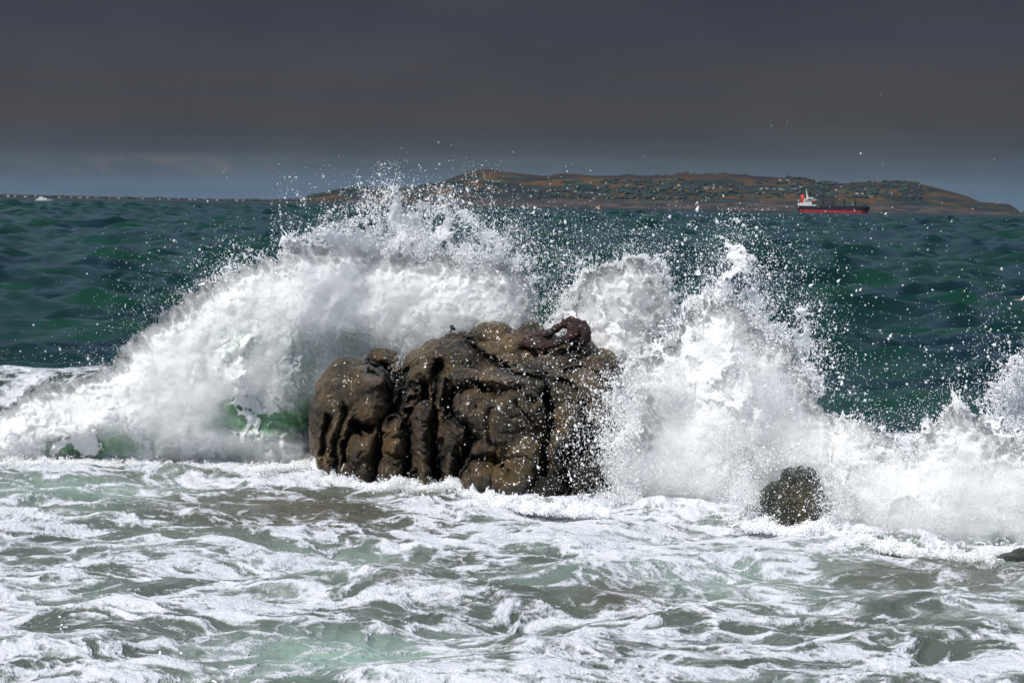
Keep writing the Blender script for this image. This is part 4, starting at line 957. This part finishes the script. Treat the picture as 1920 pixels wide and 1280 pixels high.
# ------------------------------------------------------------------ cargo ship
def ship():
    D = 3650.0; k = D / F
    x0 = (1487 - 960) * k; L = 138 * k
    e = empty("cargo_ship", (x0, D, 0)); e.rotation_euler = (0, 0, R(-1.0))
    tag(e, "black and red cargo ship with white deckhouse and red funnel, at anchor before the headland", "ship")
    Wd = 9.0
    def hull(z0, z1, ofs0, ofs1, nm, mat, o=0.0):
        # sections along the hull: rounded counter stern, long parallel body, raked bow
        n = 40; vs = []; fs = []
        for i in range(n + 1):
            t = i / n
            for j, (z, (a, b)) in enumerate(((z0, ofs0), (z1, ofs1))):
                xx = a + (L - a - b) * t
                w_ = Wd * (min(1, (t / .08)) ** .5 if t < .08 else 1) * (max(0, (1 - t) / .12) ** .6 if t > .88 else 1) + o
                vs += [(xx, -w_, z), (xx, w_, z)]
        for i in range(n):
            p = i * 4; q = p + 4
            fs += [(p, q, q + 2, p + 2), (p + 1, p + 3, q + 3, q + 1), (p + 2, q + 2, q + 3, p + 3), (p, p + 1, q + 1, q)]
        fs += [(0, 2, 3, 1), (n * 4, n * 4 + 1, n * 4 + 3, n * 4 + 2)]
        m = MB(); m.add(vs, fs); return m.build(nm, mat, e)
    red = flat_mat("antifouling_red", (.36, .022, .035), .6, .2, .1); blk = flat_mat("hull_black", (.012, .014, .022), .5, .2, .1); wht = flat_mat("ship_white", (.72, .72, .70), .5, .12, .3); dk = flat_mat("deck_dark", (.03, .032, .036), .7)
    fr = flat_mat("funnel_red", (.55, .03, .02), .5, .1); glass = flat_mat("bridge_glass", (.02, .03, .04), .2, .1)
    hull(-2.5, 4.6, (7, 3.5), (2.5, 1.5), "boot_topping", red); hull(4.6, 10.6, (2.5, 1.5), (0, 0), "hull", blk, .05)
    m = MB(); m.box(L - 13, L - 1.5, -5, 5, 10.6, 13.2, 1.0, 0); m.tube([(L - 8, 0, 13.2), (L - 8, 0, 16)], 1.2, 8); m.box(L - 11, L - 5, -2, 2, 13.2, 14.8); m.build("forecastle", dk, e)
    h = MB(); h.box(3.5, 24, -8, 8, 10.6, 15.2); h.build("deckhouse", wht, e)
    h = MB(); h.box(12, 24.5, -7.5, 7.5, 15.2, 22.0, .3); h.build("accommodation_block", wht, e)
    br = MB(); br.box(17, 26.5, -9, 9, 22.0, 24.0); b_ = br.build("bridge", wht, e)
    gl = MB(); gl.box(17.3, 26.7, -8.5, 8.5, 22.7, 23.5); gl.build("bridge_windows", glass, b_)
    for zz_ in (16.6, 18.8): g_ = MB(); g_.box(13, 24, -7.68, -7.5, zz_, zz_ + .8); g_.build("window_row", glass, e)
    fu = MB(); fu.tube([(10.5, 0, 15.2), (10.5, 0, 28.5)], [3.0, 2.6], 12); f_ = fu.build("funnel", fr, e, None, True)
    ft = MB(); ft.tube([(10.5, 0, 28.5), (10.5, 0, 29.6)], [2.7, 2.7], 12); ft.build("funnel_cap", dk, f_)
    ms = MB(); ms.tube([(17.5, 0, 24), (16.5, 0, 33), (15.6, 0, 38)], [.9, .6, .35], 8); ms.tube([(16.6, -3, 31), (16.6, 3, 31)], .3, 6); ms.tube([(19.5, 0, 24), (16.6, 0, 33)], .35, 6); ms.build("radar_mast", wht, e)
    lb = MB(); lb.tube([(25.5, -8, 18.2), (28.5, -8, 18.4), (31.5, -8, 18.2)], [.7, 1.6, .7], 8); lb.build("lifeboat", flat_mat("lifeboat_red", (.55, .06, .05)), e, None, True)
    pl = MB(); pl.box(24.5, 31.5, -8, 8, 10.6, 12.4); pl.box(24.5, 32, -9, 9, 20.2, 21.2); pl.build("boat_deck", wht, e)
    for i, t in enumerate((.365, .505, .655, .80)):
        xx = L * t; c = MB(); c.tube([(xx, 0, 10.6), (xx, 0, 31)], [1.3, .8], 8); c.box(xx - 2, xx + 2, -2, 2, 17, 19.4); c.tube([(xx, -2, 19), (xx + (7 if i % 2 else -7), -2, 29)], .45, 6); c.build("deck_crane", dk, e)
    for i in range(5):
        a0 = L * (.30 + i * .13); hc = MB(); hc.box(a0, a0 + 11, -6, 6, 10.6, 12.1); hc.build("hatch_cover", dk, e)
    r = MB(); r.box(L * .47, L * .50, -4, 4, 12.1, 14.2); r.build("winch_house", dk, e)
ship()

# white motor boat on the left horizon
def yacht():
    hv = hz(80); D = H * F / (377.6 - hv); k = D / F; L = 33 * k
    e = empty("motor_boat", ((64 - 960) * k, D, 0)); tag(e, "white motor boat with low cabin on the left horizon", "boat")
    wm = flat_mat("gelcoat_white", (.82, .82, .82), .35, .05); m = MB(); n = 24; vs = []; fs = []
    for i in range(n + 1):
        t = i / n; w_ = 2.0 * (1 - max(0, (t - .55) / .45) ** 2) + .03
        vs += [(L * t * .96, -w_ * .8, -.6), (L * t * .96, w_ * .8, -.6), (L * t, -w_, 1.7 + .4 * t), (L * t, w_, 1.7 + .4 * t)]
    for i in range(n):
        p = i * 4; q = p + 4; fs += [(p, q, q + 2, p + 2), (p + 1, p + 3, q + 3, q + 1), (p + 2, q + 2, q + 3, p + 3), (p, p + 1, q + 1, q)]
    fs += [(0, 2, 3, 1), (n * 4, n * 4 + 1, n * 4 + 3, n * 4 + 2)]; m.add(vs, fs); m.build("hull", wm, e)
    c = MB(); c.box(L * .12, L * .62, -1.5, 1.5, 1.7, 3.2, L * .05, .15); cb = c.build("cabin", wm, e)
    g = MB(); g.box(L * .17, L * .57, -1.54, 1.54, 2.3, 2.75); g.build("cabin_window", flat_mat("tinted_glass", (.03, .035, .04), .2), cb)
    c = MB(); c.box(L * .2, L * .42, -1.1, 1.1, 3.2, 4.0, L * .02); c.build("flybridge", wm, e)
yacht()
# orange buoy
D = 3100.0; by = empty("navigation_buoy", ((1119 - 960) / F * D, D, 0)); tag(by, "small orange conical buoy floating in front of the headland", "buoy")
om = flat_mat("buoy_orange", (.72, .26, .02), .5, .1); m = MB(); m.tube([(0, 0, -1), (0, 0, 1.2)], [1.5, 1.4], 12); m.build("float", om, by, None, True)
m = MB(); m.tube([(0, 0, 1.2), (0, 0, 4.8), (0, 0, 6.2)], [1.0, .6, .12], 10); m.build("tower", om, by)

# seabird on the water at the right edge
def gull():
    D = 100.0; z = sea_z((1908 - 960) / F * D, D); c = P(1908, 569, D)
    e = empty("seabird", (c[0], D, c[2])); tag(e, "brown-backed white-headed seabird swimming at the right edge of the photo", "bird")
    def lathe(pts, n=14):
        vs, fs = [], []
        for (x, z_, rz, ry) in pts:
            for j in range(n): a = 2 * math.pi * j / n; vs.append((x, math.cos(a) * ry, z_ + math.sin(a) * rz))
        for i in range(len(pts) - 1):
            for j in range(n): fs.append((i * n + j, i * n + (j + 1) % n, (i + 1) * n + (j + 1) % n, (i + 1) * n + j))
        fs.append(tuple(range(n))); fs.append(tuple(range((len(pts) - 1) * n, len(pts) * n))[::-1]); m = MB(); m.add(vs, fs); return m
    m = lathe([(-.36, .10, .01, .03), (-.28, .10, .03, .06), (-.15, .07, .09, .11), (0, .06, .12, .13), (.12, .08, .12, .12), (.20, .14, .10, .09), (.24, .22, .07, .06), (.27, .28, .065, .055), (.32, .30, .05, .045), (.36, .29, .02, .02)])
    bm_ = bpy.data.materials.new("bird_feathers"); bm_.use_nodes = True; n = NT(bm_.node_tree); b = n.n['Principled BSDF']
    ob = n.node('ShaderNodeTexCoord').outputs['Object']; sx = n.node('ShaderNodeSeparateXYZ', ins={0: ob}).outputs
    n.put(b.inputs['Base Color'], n.mix(n.ss(sx[0], .12, .2), n.mix(n.noise(ob, 30, 3), rgb(.16, .11, .08), rgb(.42, .32, .26)), rgb(.75, .73, .70))); b.inputs['Roughness'].default_value = .8
    m.build("body", bm_, e, None, True)
    for s_ in (-1, 1):
        w2 = lathe([(-.34, .13, .012, .012), (-.2, .13, .05, .03), (0, .11, .09, .035), (.12, .11, .04, .02)]); w2.v = [(a, b_ + s_ * .10, c_) for a, b_, c_ in w2.v]; w2.build("wing", flat_mat("brown_feathers", (.20, .14, .11), .8, .4, 20), e, None, True)
    m = lathe([(.355, .285, .018, .014), (.40, .275, .012, .01), (.43, .265, .003, .003)], 8); m.build("beak", flat_mat("bill", (.35, .22, .06)), e, None, True)
gull()

# ------------------------------------------------------------------ sea air
hz_m = bpy.data.materials.new("sea_air"); hz_m.use_nodes = True; n = NT(hz_m.node_tree); n.n.remove(n.n['Principled BSDF'])
pv = n.node('ShaderNodeVolumePrincipled'); pv.inputs['Color'].default_value = rgb(.62, .78, 1.0); pv.inputs['Density'].default_value = 0.4e-5
n.l.new(pv.outputs[0], n.n['Material Output'].inputs['Volume'])
hb = MB(); hb.box(-15000, 15000, -60, 15000, -42, 230); hzo = hb.build("haze", hz_m); hzo['kind'] = 'stuff'
